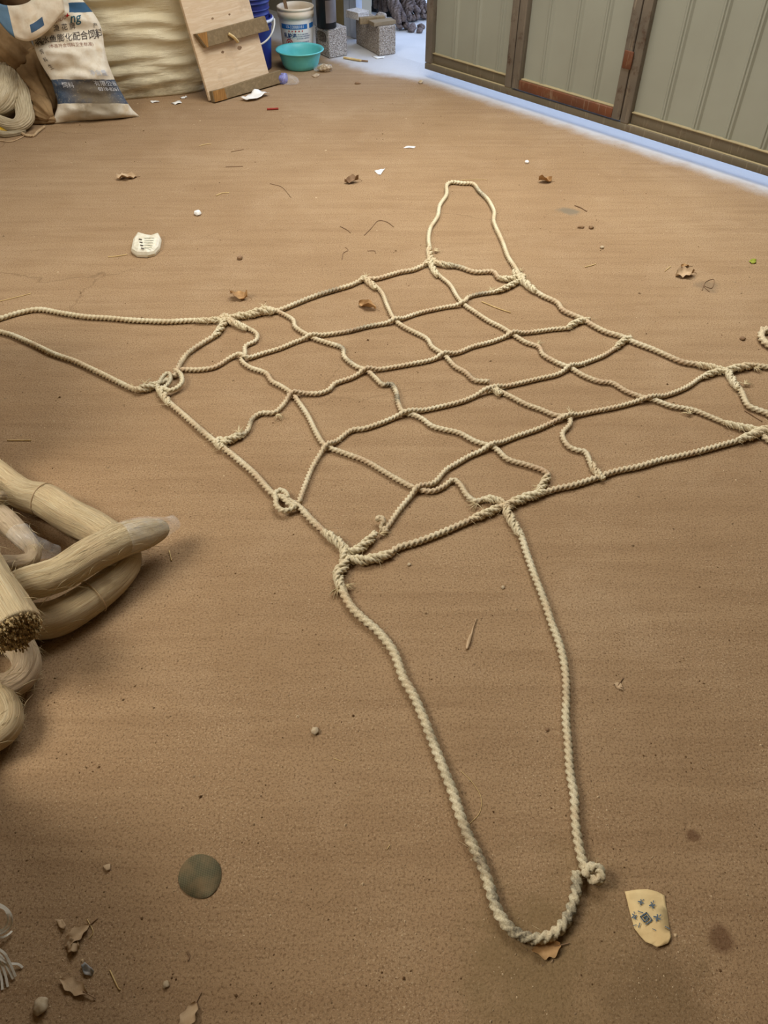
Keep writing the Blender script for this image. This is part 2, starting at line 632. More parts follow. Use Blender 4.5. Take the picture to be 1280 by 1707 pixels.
M['printwhite'] = simple('white_print', srgb(220, 222, 226), srgb(196, 200, 206), 40, 0.7)
M['printteal'] = simple('teal_print', srgb(50, 98, 116), None, 10, 0.7)
M['black'] = simple('black_plastic', srgb(20, 20, 22), srgb(28, 28, 30), 5, 0.45, 0.2)
M['greylabel'] = simple('grey_sleeve', srgb(84, 74, 68), srgb(104, 96, 92), 5, 0.4, 0.5)
M['silver'] = simple('worn_silver', srgb(138, 134, 132), srgb(150, 148, 146), 20, 0.35, 0.5, 0.6)
M['baleA'] = None
M['cloth_brown'] = simple('brown_cloth', srgb(112, 88, 60), srgb(158, 130, 94), 6, 0.95, 0.05, bump=0.5, bscale=40)
M['cloth_dark'] = simple('dark_brown_cloth', srgb(84, 66, 48), srgb(104, 82, 60), 6, 0.95, 0.05, bump=0.4, bscale=30)
M['yellow'] = simple('yellow_plastic', srgb(206, 168, 40), srgb(190, 150, 36), 10, 0.4)
M['cord'] = simple('tan_cord', srgb(176, 146, 110), srgb(198, 172, 134), 40, 0.9, bump=0.5, bscale=300)
M['strap'] = simple('white_plastic_strap', srgb(206, 200, 186), srgb(226, 222, 210), 20, 0.45, 0.4)
M['oldrope'] = simple('old_grey_rope', srgb(88, 76, 72), srgb(140, 126, 120), 14, 0.95, 0.05, bump=1.0, bscale=90, bdist=0.012)
M['oldwhite'] = simple('faded_white_rope', srgb(196, 196, 188), srgb(220, 220, 214), 20, 0.9)
M['tarp'] = simple('black_tarpaulin', srgb(24, 24, 26), srgb(36, 36, 38), 5, 0.7)
M['disc'] = None
M['yard'] = simple('pale_concrete_yard', srgb(186, 184, 182), srgb(198, 196, 194), 2.5, 0.95, 0.1, bump=0.3, bscale=90)

# ------------------------------------------------------------------ the setting
FS0, FS1, FN0, FN1 = -2.3, 8.0, -8.5, 0.30     # inside faces of the shed along the gate / towards the yard


def slab(name, s0, s1, n0, n1, z0, z1, mat, label):
    b = MB()
    b.box(SN(s0, n0, z0), AX * (s1 - s0), NX * (n1 - n0), Z * (z1 - z0))
    o = b.build(name, mat, None, smooth=False)
    return tag(o, label, None, None, 'structure')


# floor: object origin forced to world origin so that the material's stains sit where they should
def flat(name, s0, s1, n0, n1, mat, z0, z1):
    me = bpy.data.meshes.new(name)
    b = MB()
    b.box(SN(s0, n0, z0), AX * (s1 - s0), NX * (n1 - n0), Z * (z1 - z0))
    me.from_pydata(b.V, [], b.F)
    me.materials.append(mat)
    o = bpy.data.objects.new(name, me)
    COL.objects.link(o)
    return o


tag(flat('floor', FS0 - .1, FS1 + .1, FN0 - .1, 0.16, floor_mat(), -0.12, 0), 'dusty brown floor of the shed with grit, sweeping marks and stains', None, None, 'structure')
tag(flat('ground', -8, 14, 0.16, 12, M['yard'], -0.12, 0), 'pale concrete yard outside beyond the gate', None, None, 'structure')
HT = 3.4
slab('wall_left', FS0 - .1, FS0, FN0 - .1, FN1 + .1, 0, HT, M['wall'], 'sheet wall behind the sacks and bale')
slab('wall_right', FS1, FS1 + .1, FN0 - .1, FN1 + .1, 0, HT, M['wall'], 'sheet wall of the shed, far right')
slab('wall_back', FS0, FS1, FN0 - .1, FN0, 0, HT, M['wall'], 'sheet wall of the shed behind the viewer')
fw = MB()
fw.box(SN(FS0, FN1), AX * (-1.05 - FS0), NX * .1, Z * HT)
fw.box(SN(3.6, FN1), AX * (FS1 - 3.6), NX * .1, Z * HT)
fw.box(SN(-1.05, FN1, 2.5), AX * 4.65, NX * .1, Z * (HT - 2.5))
tag(fw.build('wall_front', M['wall'], None, smooth=False), 'front wall of the shed round the gate opening', None, None, 'structure')
slab('ceiling', FS0 - .1, FS1 + .1, FN0 - .1, FN1 + .1, HT, HT + .1, M['wall'], 'flat sheet ceiling of the shed')

# ------------------------------------------------------------------ gate
GB, GH = 0.04, 2.45
GSH = SN(1.2, 0, 0) * -.0096 + Z * .0150
gate = thing('door_1', SN(1.6, 0, GB), 'large olive grey steel sheet gate with rusty wicket frame standing ajar over the bright gap', 'gate', None, 'structure')
GL = 3.75


def gbar(name, s0, s1, z0, z1, n0, n1, mat, b=0.003, label=None):
    m = MB()
    m.bbox(SN(s0, n0, z0), AX * (s1 - s0), NX * (n1 - n0), Z * (z1 - z0), b)
    o = m.build(name, mat, gate)
    if label:
        o['label'] = label
    return o


gbar('bottom_rail', 0.0, GL, GB, 0.078, -0.025, 0.03, M['steel_olive'])
gbar('inner_rail', 0.05, 0.715, 0.081, 0.137, -0.005, 0.03, M['steel_olive'])
gbar('inner_rail', 1.65, GL - .05, 0.081, 0.137, -0.005, 0.03, M['steel_olive'])
gbar('rail_lip', 0.05, 0.715, 0.1372, 0.143, -0.012, 0.025, M['lip'], 0.001)
gbar('rail_lip', 1.65, GL - .05, 0.1372, 0.143, -0.012, 0.025, M['lip'], 0.001)
gbar('rail_lip', 0.02, 0.77, 0.0782, 0.081, -0.022, 0.0, M['lip'], 0.001)
gbar('rail_lip', 1.60, GL, 0.0782, 0.081, -0.022, 0.0, M['lip'], 0.001)
gbar('stile', 0.0, 0.058, 0.0815, GH, -0.025, 0.03, M['steel_grey'])
gbar('stile', 0.718, 0.770, 0.0815, GH, -0.025, 0.03, M['steel_grey'])
gbar('stile', 1.593, 1.648, 0.0815, GH, -0.025, 0.03, M['steel_grey'])
gbar('stile', GL - .058, GL, 0.0815, GH, -0.025, 0.03, M['steel_grey'])
gbar('top_rail', 0.058, GL - .058, GH - .05, GH, -0.02, 0.03, M['steel_olive'])
gbar('wicket_stile', 0.780, 0.835, 0.088, 2.05, -0.03, 0.025, M['steel_grey'])
gbar('wicket_stile', 1.535, 1.588, 0.088, 2.05, -0.03, 0.025, M['steel_grey'])
gbar('wicket_rail', 0.836, 1.534, 0.088, 0.140, -0.03, 0.025, M['rust'], label='rust red bottom rail of the wicket door')
gbar('wicket_rail', 0.836, 1.534, 2.0, 2.05, -0.03, 0.025, M['steel_grey'])
gbar('rail_lip', 0.836, 1.534, 0.1402, 0.146, -0.015, 0.02, M['lip'], 0.001)
m = MB()
m.bbox(SN(1.545, -0.038, 0.35), AX * 0.055, NX * 0.01, Z * 0.085, 0.002)
o = m.build('weld_patch', M['rust'], gate)
o['label'] = 'square rusty patch plate on the stile'


def sheet(s0, s1, ribs, z0, z1, n=0.012):
    prof = [(s0, 0)]
    for r in ribs:
        prof += [(r - .022, 0), (r - .012, -.010), (r - .004, -.010), (r + .001, -.004), (r + .006, -.010), (r + .014, -.010), (r + .024, 0)]
    prof.append((s1, 0))
    V = []
    Fc = []
    for z in (z0, z1):
        for s, d in prof:
            V.append(SN(s, n + d, z))
    k = len(prof)
    for z in (z0, z1):
        for s, d in prof:
            V.append(SN(s, n + d + .004, z))
    for i in range(k - 1):
        Fc.append((i, i + 1, k + i + 1, k + i))
        Fc.append((2 * k + i + 1, 2 * k + i, 3 * k + i, 3 * k + i + 1))
    o = mk('sheet_panel', V, Fc, M['sheet'], gate, smooth=False)
    return o


sheet(0.05, 0.725, [0.237, 0.427, 0.625], 0.13, GH - .04)
sheet(0.83, 1.54, [0.984, 1.184, 1.370], 0.135, 2.0)
sheet(0.775, 1.593, [0.984, 1.184, 1.370], 2.051, GH - .04)
gate.location = gate.location + GSH
sheet(1.64, GL - .05, [1.84, 2.035, 2.225, 2.42, 2.62, 2.82, 3.02, 3.22, 3.42, 3.6], 0.13, GH - .04)

# ------------------------------------------------------------------ the cargo net
net = thing('rope_net', G(640, 690), 'knotted square rope cargo net with four corner loops spread on the brown floor', 'rope net')
R0 = 0.0112     # border rope radius
R1 = 0.0098     # inner rope radius

STAIN = [(866, 1560, 60, .9), (830, 1500, 40, .95), (800, 1440, 50, .8), (950, 1530, 45, .95), (958, 1480, 30, .9), (778, 1390, 40, .5), (750, 1300, 30, .3),
         (652, 645, 14, 1.0), (662, 668, 14, 1.0), (642, 640, 8, 1.0), (551, 486, 14, 1.0), (535, 490, 18, .7), (600, 548, 30, .7), (575, 583, 14, .8),
         (601, 713, 8, .9), (795, 490, 18, .9), (760, 443, 20, .8), (802, 325, 18, .7), (402, 727, 12, .7), (418, 706, 14, .6), (795, 630, 14, .6),
         (590, 605, 12, .6), (500, 500, 20, .4), (912, 1000, 15, .3), (720, 1230, 30, .35), (700, 1180, 20, .2), (945, 1160, 20, .3), (338, 720, 14, .3), (280, 640, 20, .4), (244, 647, 15, .5), (812, 634, 8, .8), (325, 590, 20, .3), (300, 612, 10, .4)]


def ground_pts(px, r, close=False, extra=None):
    P = []
    for i, p in enumerate(px):
        z = r + (p[2] if len(p) > 2 else 0)
        q = G(p[0], p[1], z)
        P.append((q.x, q.y, q.z))
    return P


def proj(V):
    V = np.asarray(V)
    z = V[:, 2] - CH
    dep = V[:, 1] * CC - z * SS
    up = V[:, 1] * SS + z * CC
    return 640 + F * V[:, 0] / dep, 853.5 - F * up / dep


SPOTS = [(G(u, v), w, k) for u, v, w, k in STAIN]


def stain(V):
    """dirt picked up by the rope: spots fixed on the net, listed as places on the floor"""
    V = np.asarray(V)
    out = np.zeros(len(V))
    for p, w, k in SPOTS:
        rad = w * p.length / 1283.0 * 1.25
        d = np.hypot(V[:, 0] - p.x, V[:, 1] - p.y) / rad
        out = np.maximum(out, k * np.clip(1.3 - d, 0, 1))
    return np.clip(out + 0.05, 0, 1)


CPATH = {}
HAIRS = []


def net_rope(name, px, r, hand=1.0, over=None, mat='rope', label=None):
    P = ground_pts(px, r)
    C, s = catmull(P, r * 6 / 11)
    if over:
        Q = np.vstack([CPATH[k] for k in over])
        for i in range(len(C)):
            d = np.hypot(Q[:, 0] - C[i, 0], Q[:, 1] - C[i, 1]).min()
            C[i, 2] += 1.25 * r * math.exp(-(d / (2.6 * r)) ** 2)
    C, s, V, Fc, U = rope_geo(C, r, wob=0.0015)
    o = mk(name, V, Fc, M[mat], net, uv=U, attr=stain(V))
    if label:
        o['label'] = label
    for _ in range(int(s[-1] * 28)):
        i = random.randrange(len(C))
        HAIRS.append((C[i].copy(), r, random.uniform(.006, .022)))
    return C


cols = {
    'c1': [(380, 533), (390, 536), (409, 545), (427.5, 556), (426, 567.5), (409, 577), (408, 590), (403, 601), (416, 612.5), (442.5, 622), (452, 635), (469, 644), (486, 656),
           (499, 672.5), (514, 695), (525, 717.5), (536, 736), (547.5, 746), (577.5, 757), (607.5, 768), (637.5, 785), (664, 800), (694, 815), (719, 819), (739, 811), (754, 800),
           (766, 807), (778, 825), (793, 835), (813, 831), (832, 835), (842, 841)],
    'c2': [(437, 516), (448, 514), (465, 520), (487.5, 533), (493, 546), (521, 563), (544, 571), (570, 580), (574, 595), (592.5, 610), (611, 617.5), (626, 631), (637.5, 641),
           (652.5, 641), (660, 654), (664, 672.5), (672, 687), (690, 692), (705, 699), (720, 710), (740, 716), (765, 722), (790, 735), (822.5, 746), (845, 765), (875, 774), (905, 784),
           (914, 795), (905, 806), (897.5, 820)],
    'c3': [(604, 466), (612, 466), (626, 477), (637.5, 490), (645, 509), (656, 531), (675, 546), (709, 563), (720, 578), (739, 591), (757.5, 610), (776, 621), (791, 634), (816, 636)],
    'c3b': [(812, 654), (826, 650), (849, 660), (875, 673), (901, 682.5), (924, 692), (946, 695), (950, 707), (937, 724), (946, 742.5), (961, 750), (976, 754), (984, 772.5), (995, 789), (1004, 797)],
    'c4': [(718, 440), (731, 458), (750, 475), (761, 494), (772.5, 507), (791, 520), (814, 535), (836, 546), (855, 558), (875, 570), (897.5, 578), (905, 591), (927.5, 604),
           (950, 613), (972.5, 626), (999, 636), (1021, 639), (1044, 652.5), (1070, 662), (1092.5, 667.5), (1119, 677), (1152.5, 682.5), (1182.5, 694), (1209, 705), (1231, 711), (1262, 717)],
}
for k, p in cols.items():
    CPATH[k] = net_rope('mesh_rope', p, R1, 1.0)
rows = {
    'r1': [(300, 616), (334, 616), (360, 611), (382.5, 597.5), (396, 593), (411, 598), (435, 590), (465, 581), (495, 569), (525, 561), (550, 557), (581, 552), (615, 544), (645, 538.5),
           (662, 534.5), (697.5, 522), (739, 512.5), (772, 507), (780, 496), (799, 490), (825, 486), (844, 479), (868, 466)],
    'r2': [(364, 741), (382.5, 732.5), (401, 727), (412.5, 717.5), (420, 699), (435, 689), (457.5, 687.5), (472.5, 674), (486, 659), (502.5, 656), (529, 656), (547.5, 650), (559, 639),
           (585, 630), (609, 618.5), (637.5, 615), (682.5, 607), (716, 600.5), (739, 592.5), (765, 587), (787.5, 578), (817.5, 570), (855, 557.5), (890, 553), (920, 549), (946, 546), (961, 536), (982, 532)],
    'r3': [(498, 838), (506, 815), (517.5, 785), (532.5, 759), (544, 746), (562.5, 734), (585, 717.5), (607.5, 714), (637.5, 704), (660, 695), (682.5, 689), (720, 681), (770, 669), (800, 656.5),
           (822.5, 649), (856, 641), (894, 632), (927.5, 624), (950, 613), (976, 604), (1006, 592.5), (1029, 577.5), (1049, 563)],
    'r4': [(640, 884), (649, 874), (664, 852), (680, 833), (697.5, 815), (723, 805.5), (742.5, 784), (758, 774), (781.5, 760.5), (800, 753), (822.5, 743), (856, 729), (894, 716), (924, 703),
           (950, 695), (987.5, 686), (1025, 679), (1062.5, 669), (1089, 664), (1119, 656), (1145, 645), (1171, 628), (1197.5, 619), (1212, 617)],
}
for k, p in rows.items():
    CPATH[k] = net_rope('mesh_rope', p, R1, 1.0, over=['c1', 'c2', 'c3', 'c3b', 'c4'])
borders = {
    'AH': [(264, 646), (279, 668), (307, 692), (337, 719), (364, 741), (394, 764), (424, 790), (453, 822), (477, 833), (500, 846.5), (520, 868), (543, 889), (567, 905), (578, 920)],
    'BC': [(372, 533), (405, 527), (435, 522), (461, 518), (495, 505), (529, 492), (555, 484), (585, 475), (607.5, 465), (630, 464), (664, 454), (690, 449), (718, 436)],
    'DE': [(864, 462), (881, 476), (901, 491), (927.5, 504), (939, 517.5), (969, 531), (987.5, 542), (1010, 553), (1036, 561), (1055, 570), (1085, 581), (1115, 594), (1137.5, 603), (1164, 607.5),
           (1190, 613), (1212, 619)],
    'GF': [(840, 843), (860, 835), (883, 826), (906.5, 821), (930, 814), (957.5, 808), (995, 796), (1025, 786), (1062.5, 778), (1100, 767), (1137.5, 759), (1175, 750), (1212.5, 739), (1235, 732), (1272, 714)],
}
for k, p in borders.items():
    CPATH[k] = net_rope('border_rope', p, R0, 1.0)
shorts = {
    'AB': [(290, 628), (296, 614), (311, 591), (337, 572), (360, 557), (377, 534)],
    'CD': [(716, 436), (746, 441), (769, 446), (791, 453), (821, 453), (832, 464), (851, 465), (868, 460)],
    'EF': [(1212, 617), (1224, 637.5), (1235, 652.5), (1246, 675), (1261, 682.5), (1280, 690), (1292, 703), (1280, 718), (1265, 722)],
    'HG': [(576, 930), (602, 934), (625, 930.5), (649, 923), (664, 913), (696, 903), (727, 891), (758, 878), (785.5, 866), (809, 856), (838, 844)],
}
for k, p in shorts.items():
    CPATH[k] = net_rope('border_rope', p, R0, 1.0)
loops = [
    [(285, 632), (262, 640), (244, 647), (225, 649), (199, 638), (165, 621), (127, 603), (90, 590), (56, 574), (22, 559), (0, 553), (-60, 537), (-105, 530), (-125, 534), (-115, 545), (-70, 546), (-25, 538), (0, 531),
     (37, 520), (67, 516), (101, 522), (142, 528), (180, 530), (225, 534), (277, 536), (326, 534), (364, 535), (380, 531)],
    [(718, 438), (716, 417), (714, 396), (718, 379), (729, 361), (733, 342), (744, 325), (744, 310), (752, 304), (771, 305.5), (789, 307), (799, 319), (814, 334), (823, 353), (823, 370), (832.5, 392.5),
     (840, 411), (847.5, 430), (858, 446), (866, 460)],
    [(1209, 619), (1227.5, 613), (1250, 609), (1280, 612), (1330, 625), (1390, 650), (1420, 690), (1400, 725), (1340, 745), (1290, 738), (1262, 719)],
    [(572.5, 916), (574.5, 938), (565, 954), (567, 973), (574.5, 993), (586, 1012), (606, 1032), (629, 1051), (649, 1075), (661, 1098), (672, 1129.5), (688, 1157), (703.6, 1192), (719, 1231), (725, 1247),
     (739.5, 1283), (754, 1319), (768, 1362), (783, 1398), (801, 1434), (815, 1473.5), (829, 1517), (847, 1545), (869, 1560), (894, 1565), (923, 1557), (944, 1535), (957, 1502), (961, 1475), (959, 1452)],
]
for i, p in enumerate(loops):
    net_rope('corner_loop', p, R0 if i != 3 else 0.0125, 1.0, mat='rope2')
net_rope('corner_loop', [(844, 842), (850, 862), (867.5, 891), (877, 920), (888, 952), (904, 992), (918, 1036), (934, 1079), (942, 1118), (944, 1157), (943, 1196), (947, 1235), (950, 1287), (957, 1326), (959, 1366),
                         (964, 1405), (971, 1436), (981, 1459, .006), (995, 1468, .012), (1003, 1457, .016), (994, 1445, .018), (982, 1448, .016), (975, 1462, .010)], 0.0112, 1.0, mat='rope2')
net_rope('rope_tail', [(645, 887), (636, 879), (639, 869, .012), (633, 862, .014), (627, 868, .008)], R1, 1.0)


def splice(px, r, name='splice'):
    P = ground_pts(px, r * 0.92)
    V, Fc, U = braid_geo(P, r)
    mk(name, V, Fc, M['rope2'], net, uv=U, attr=stain(V) * .8)
    for _ in range(14):
        q = P[random.randrange(len(P))]
        HAIRS.append((np.array(q), r, random.uniform(.01, .03)))


S = 0.0155
for px, r in [
    ([(326, 534), (350, 534), (376, 531)], .0145), ([(366, 536), (395, 528), (425, 523), (437, 520)], .0165), ([(418, 524), (438, 518), (456, 519)], .0195),
    ([(376, 534), (368, 547), (357, 560)], S), ([(378, 533), (395, 540), (412, 548)], S), ([(366, 530), (376, 528), (386, 531)], .0165),
    ([(224, 649), (240, 648), (264, 640)], .0165), ([(262, 643), (272, 658), (283, 675)], S),
    ([(364, 741), (380, 734), (404, 725)], S), ([(360, 735), (366, 742), (370, 748)], .0155),
    ([(715, 412), (717, 430), (717, 442)], .0165), ([(717, 436), (722, 448), (730, 460)], .0150), ([(720, 436), (740, 441), (757, 443)], .0150), ([(708, 441), (718, 435), (726, 434)], .0160),
    ([(830, 463), (850, 465), (872, 460)], .0150), ([(862, 460), (874, 470), (893, 486)], .0175), ([(826, 486), (845, 479), (868, 467)], .0140), ([(856, 452), (862, 458), (876, 462)], .0160),
    ([(600, 468), (609, 465), (627, 481)], .0150), ([(945, 547), (962, 537), (983, 532)], .0140), ([(1026, 580), (1040, 568), (1052, 562)], .0140),
    ([(1162, 607), (1185, 612), (1212, 619)], .0150), ([(1205, 620), (1225, 614), (1256, 609)], .0160), ([(1210, 616), (1220, 632), (1230, 648)], .0155), ([(1170, 629), (1190, 621), (1212, 618)], .0135),
    ([(1207, 704), (1232, 711), (1268, 717)], .0140), ([(1230, 734), (1250, 727), (1285, 712)], .0170), ([(1250, 728), (1272, 720), (1300, 724)], .0170),
    ([(806, 832), (825, 833), (845, 842)], .0140), ([(838, 846), (862, 835), (885, 827), (908, 820)], .0165), ([(783, 867), (812, 855), (840, 843)], .0145), ([(841, 840), (850, 862), (868, 893)], .0150),
    ([(538, 885), (556, 898), (580, 918)], .0160), ([(572, 908), (575, 938), (564, 957), (567, 980)], .0170), ([(574, 930), (602, 934), (628, 930), (655, 921)], .0165),
    ([(576, 922), (600, 914), (618, 898), (626, 888)], .0155), ([(914, 792), (906, 806), (897, 822)], .0145), ([(984, 770), (994, 786), (1006, 799)], .0140), ([(814, 650), (826, 650), (834, 658)], .0145),
]:
    splice(px, r)
for px, r in [
    ([(264, 640), (272, 627), (281, 622), (284, 632), (277, 643), (266, 648)], .0085), ([(290, 616), (301, 624), (303, 637), (294, 647), (281, 651), (272, 646)], .0095),
    ([(461, 834), (458, 824), (466, 817), (476, 821), (480, 830)], .0085), ([(460, 830), (460, 842), (470, 851), (482, 850), (492, 845)], .0095), ([(470, 826), (480, 838), (494, 846)], .0095),
    ([(366, 742), (361, 736), (366, 730), (374, 736)], .0075),
]:
    P = ground_pts([(a, b, .010) for a, b in px], r)
    C, s, V, Fc, U = rope_geo(P, r)
    mk('knot_loop', V, Fc, M['rope2'], net, uv=U, attr=stain(V))

# frayed ends and loose hairs on the net
hb = MB()
for c, r, L in HAIRS:
    a = random.random() * 6.283
    el = random.uniform(-.05, .7)
    d = Vector((math.cos(a) * math.cos(el), math.sin(a) * math.cos(el), math.sin(el)))
    p0 = Vector(c[:3]) + d * r * .7
    bend = Vector((random.uniform(-1, 1), random.uniform(-1, 1), -.6)) * L * .5
    pts = [p0, p0 + d * L * .5 + bend * .2, p0 + d * L + bend]
    for q in pts:
        q.z = max(q.z, .0012)
    V, Fc, U = sweep(np.array([list(q) for q in pts]), np.array([0, L / 2, L]), np.array([.0006, .0005, .0002]), lambda a, i, x: np.ones_like(a), 3)
    hb.add(V, Fc, U)
hair = hb.build('loose_fibres', M['hair'], net)
hair['kind'] = 'stuff'


def tuft(u, v, a0, n=16, L=.035, spread=.5, z=.012):
    b = MB()
    p = G(u, v, z)
    for _ in range(n):
        a = a0 + random.gauss(0, spread)
        l = L * random.uniform(.5, 1.1)
        d = Vector((math.cos(a), math.sin(a), random.uniform(-.2, .35)))
        pts = [p, p + d * l * .55, p + d * l + Vector((0, 0, -.006))]
        for q in pts:
            q.z = max(q.z, .0015)
        V, Fc, U = sweep(np.array([list(q) for q in pts]), np.array([0, l / 2, l]), np.array([.0013, .001, .0004]), lambda a, i, x: np.ones_like(a), 4)
        b.add(V, Fc, U)
    b.build('frayed_end', M['hair'], net)


for t in [(563, 980, 4.0), (575, 975, -.4), (632, 890, .3), (222, 645, 2.4), (242, 640, 1.5), (796, 840, 3.6), (440, 512, 1.6), (905, 815, 2.6), (950, 690, 1.2), (1240, 640, .6), (1256, 612, -.8), (398, 722, 1.4),
          (462, 690, -1.0), (897, 575, 1.5), (868, 452, 1.4), (610, 462, 1.5), (713, 440, 3.2), (818, 484, 1.5), (1150, 690, 1.6), (724, 418, .5)]:
    tuft(*t)

# coil of another rope at the right edge
P = []
cx = G(1302, 571)
for i in range(26):
    a = i / 25 * 2 * math.pi * 0.98 + 2.4
    P.append((cx.x + .078 * math.cos(a), cx.y + .078 * math.sin(a), .015))
P += [(cx.x + .15, cx.y + .06, .015), (cx.x + .4, cx.y + .02, .015), (cx.x + .7, cx.y - .15, .015)]
C, s, V, Fc, U = rope_geo(P, .0145, n=3)
tag(mk('rope_loop', V, Fc, M['rope'], None, uv=U, attr=np.zeros(len(V))), 'end of a separate tan rope curled in a tight loop at the right edge', 'rope')

# ------------------------------------------------------------------ raw fibre hanks, left
def hank_geo(pts, ns=56, ridges=.038, flat=1.0, cap=True, lump=.05):
    """pts: (u, v, z, r)"""
    P = []
    for u, v, z, r in pts:
        q = G(u, v, z)
        P.append((q.x, q.y, q.z, r))
    C, s = catmull(P, 0.008)
    ph = random.random() * 50
    R = C[:, 3]

    def pr(a, i, x):
        o = np.empty_like(a)
        for k, t in enumerate(a):
            cx_, cy_ = math.cos(t), math.sin(t)
            o[k] = 1 + ridges * noise.noise(Vector((cx_ * 7 + ph, cy_ * 7, x * 3))) + ridges * .6 * noise.noise(Vector((cx_ * 17, cy_ * 17 + ph, x * 5))) + lump * noise.noise(Vector((cx_ * 1.2, cy_ * 1.2 + ph, x * 8)))
        return o
    V, Fc, U = sweep(C, s, R, pr, ns)
    V[:, 2] = np.maximum(V[:, 2], 0.001)
    return C, V, Fc, U


def hank(pts, label, mat='hemp', **kw):
    C, V, Fc, U = hank_geo(pts, **kw)
    t = thing('fibre_hank', (float(V[:, 0].mean()), float(V[:, 1].mean()), 0), label, 'fibre hank', 'raw fibre hanks heaped at the left edge')
    mk('fibre_body', V, Fc, M[mat], t, uv=U)
    T, N, B = frames(C)
    hb_ = MB()
    for _ in range(170):
        i = random.randrange(2, len(C) - 3)
        a = random.random() * 6.283
        rad = N[i] * math.cos(a) + B[i] * math.sin(a)
        p0 = Vector(C[i, :3] + rad * C[i, 3] * .97)
        L = random.uniform(.015, .05)
        d = Vector(T[i] * random.choice((-1, 1)) + rad * random.uniform(.05, .45) + B[i] * random.gauss(0, .25))
        pts_ = [p0, p0 + d * L * .5, p0 + d * L + Vector((0, 0, -.25 * L))]
        for q in pts_:
            q.z = max(q.z, .0012)
        hv, hf, hu = sweep(np.array([list(q) for q in pts_]), np.array([0, L / 2, L]), np.array([.0006, .0005, .0002]), lambda a, i, x: np.ones_like(a), 3)
        hb_.add(hv, hf, hu)
    hb_.build('stray_fibres', M['hair'], t)['kind'] = 'stuff'
    return t, C


def hank_tie(t, C, i, r, w=.004):
    """thin wrapped binding round a hank"""
    T, N, B = frames(C)
    P = []
    for k in range(25):
        a = k / 24 * 2 * math.pi
        q = C[i, :3] + (N[i] * math.cos(a) + B[i] * math.sin(a)) * r
        P.append((q[0], q[1], max(q[2], .002)))
    V, Fc, U = tube_geo(P, w, 6)
    mk('binding', V, Fc, M['cord'], t)


t, C = hank([(-70, 745, .055, .048), (-10, 790, .055, .046), (38, 824, .055, .045), (79, 836, .055, .050), (120, 862, .055, .050), (160, 882, .05, .048), (196, 905, .048, .044), (213, 932, .046, .036), (202, 955, .046, .038),
             (171, 983, .046, .043), (133, 1010, .047, .045), (95, 1030, .047, .046), (57, 1036, .047, .046), (10, 1032, .047, .044)],
            'long pale fibre hank folded back on itself, lying lowest under the others')
hank_tie(t, C, int(len(C) * .36), .051, .0016)
hank_tie(t, C, int(len(C) * .80), .047, .0016)
t, C = hank([(-40, 1000, .10, .040), (5, 990, .125, .042), (47, 973, .135, .043), (101, 956, .138, .044), (149, 927, .135, .045), (202, 901, .120, .046), (240, 890, .10, .042), (266, 882, .085, .030), (276, 878, .08, .018)],
            'cream fibre hank laid across the top with its film-wrapped tip pointing right')
C2, V, Fc, U = hank_geo([(205, 900, .122, .0475), (240, 889, .10, .0445), (266, 881, .085, .034), (278, 877, .078, .026), (291, 871, .07, .022)], ridges=.05, lump=.16, ns=40)
mk('plastic_wrap', V, Fc, M['film'], t, uv=U)
t, C = hank([(-120, 830, .19, .060), (-60, 915, .195, .062), (-20, 980, .195, .063), (6, 1018, .192, .062), (28, 1052, .188, .058)],
            'thick fibre hank ending in a blunt cut face with dark ragged ends', cap=True)
# ragged cut end: short chopped fibre tips standing out of the face
T_, N_, B_ = frames(C)
eb = MB()
e = C[-1, :3]
for _ in range(420):
    a = random.random() * 6.283
    rr = .056 * math.sqrt(random.random())
    q = Vector(e + (N_[-1] * math.cos(a) + B_[-1] * math.sin(a)) * rr) - Vector(T_[-1]) * .004
    d = Vector(T_[-1]) + Vector((random.gauss(0, .2), random.gauss(0, .2), random.gauss(0, .2)))
    w = random.uniform(.0012, .0032)
    L = random.uniform(.004, .020)
    V, Fc, U = sweep(np.array([list(q), list(q + d * L)]), np.array([0, L]), np.array([w, w * .8]), lambda a, i, x: np.ones_like(a), 4)
    eb.add(V, Fc, U)
ce = eb.build('cut_end', M['hempend'], t, smooth=False)
ce['label'] = 'dark ragged cut face of the hank'
t, C = hank([(-90, 770, .17, .030), (-20, 845, .165, .032), (8, 868, .16, .031), (35, 893, .155, .026), (54, 914, .148, .020), (54, 930, .14, .020), (35, 939, .136, .022), (0, 941, .135, .024), (-40, 944, .134, .026)],
            'slim pinkish fibre hank bent into a sharp hook above the crossing hank', 'hemp2')
C2, V, Fc, U = hank_geo([(30, 888, .157, .030), (48, 906, .15, .027), (66, 914, .13, .026), (80, 918, .11, .022), (94, 916, .09, .014)], ridges=.08, lump=.3, ns=32)
pw = mk('plastic_wrap', V, Fc, M['film'], t, uv=U)
hank([(-60, 1050, .05, .044), (-5, 1052, .052, .042), (28, 1072, .053, .036), (44, 1098, .052, .033), (40, 1124, .050, .033), (18, 1142, .050, .033), (-25, 1150, .05, .034)],
     'bulging tan fibre hank curling down below the cut end', 'hemp2', lump=.10)
hank([(-70, 1150, .05, .048), (-25, 1160, .05, .046), (4, 1182, .05, .040), (8, 1208, .05, .038), (-18, 1228, .05, .040), (-70, 1240, .05, .044)],
     'fibre hank with curved combed strands, nearest of the heap at the left edge', 'hemp', ridges=.05)
hank([(-40, 836, .20, .016), (-14, 832, .20, .016), (2, 828, .20, .014), (6, 830, .20, .010)], 'small crumbling brown fibre tuft poking in at the left edge above the hook', 'hemp2', lump=.5)

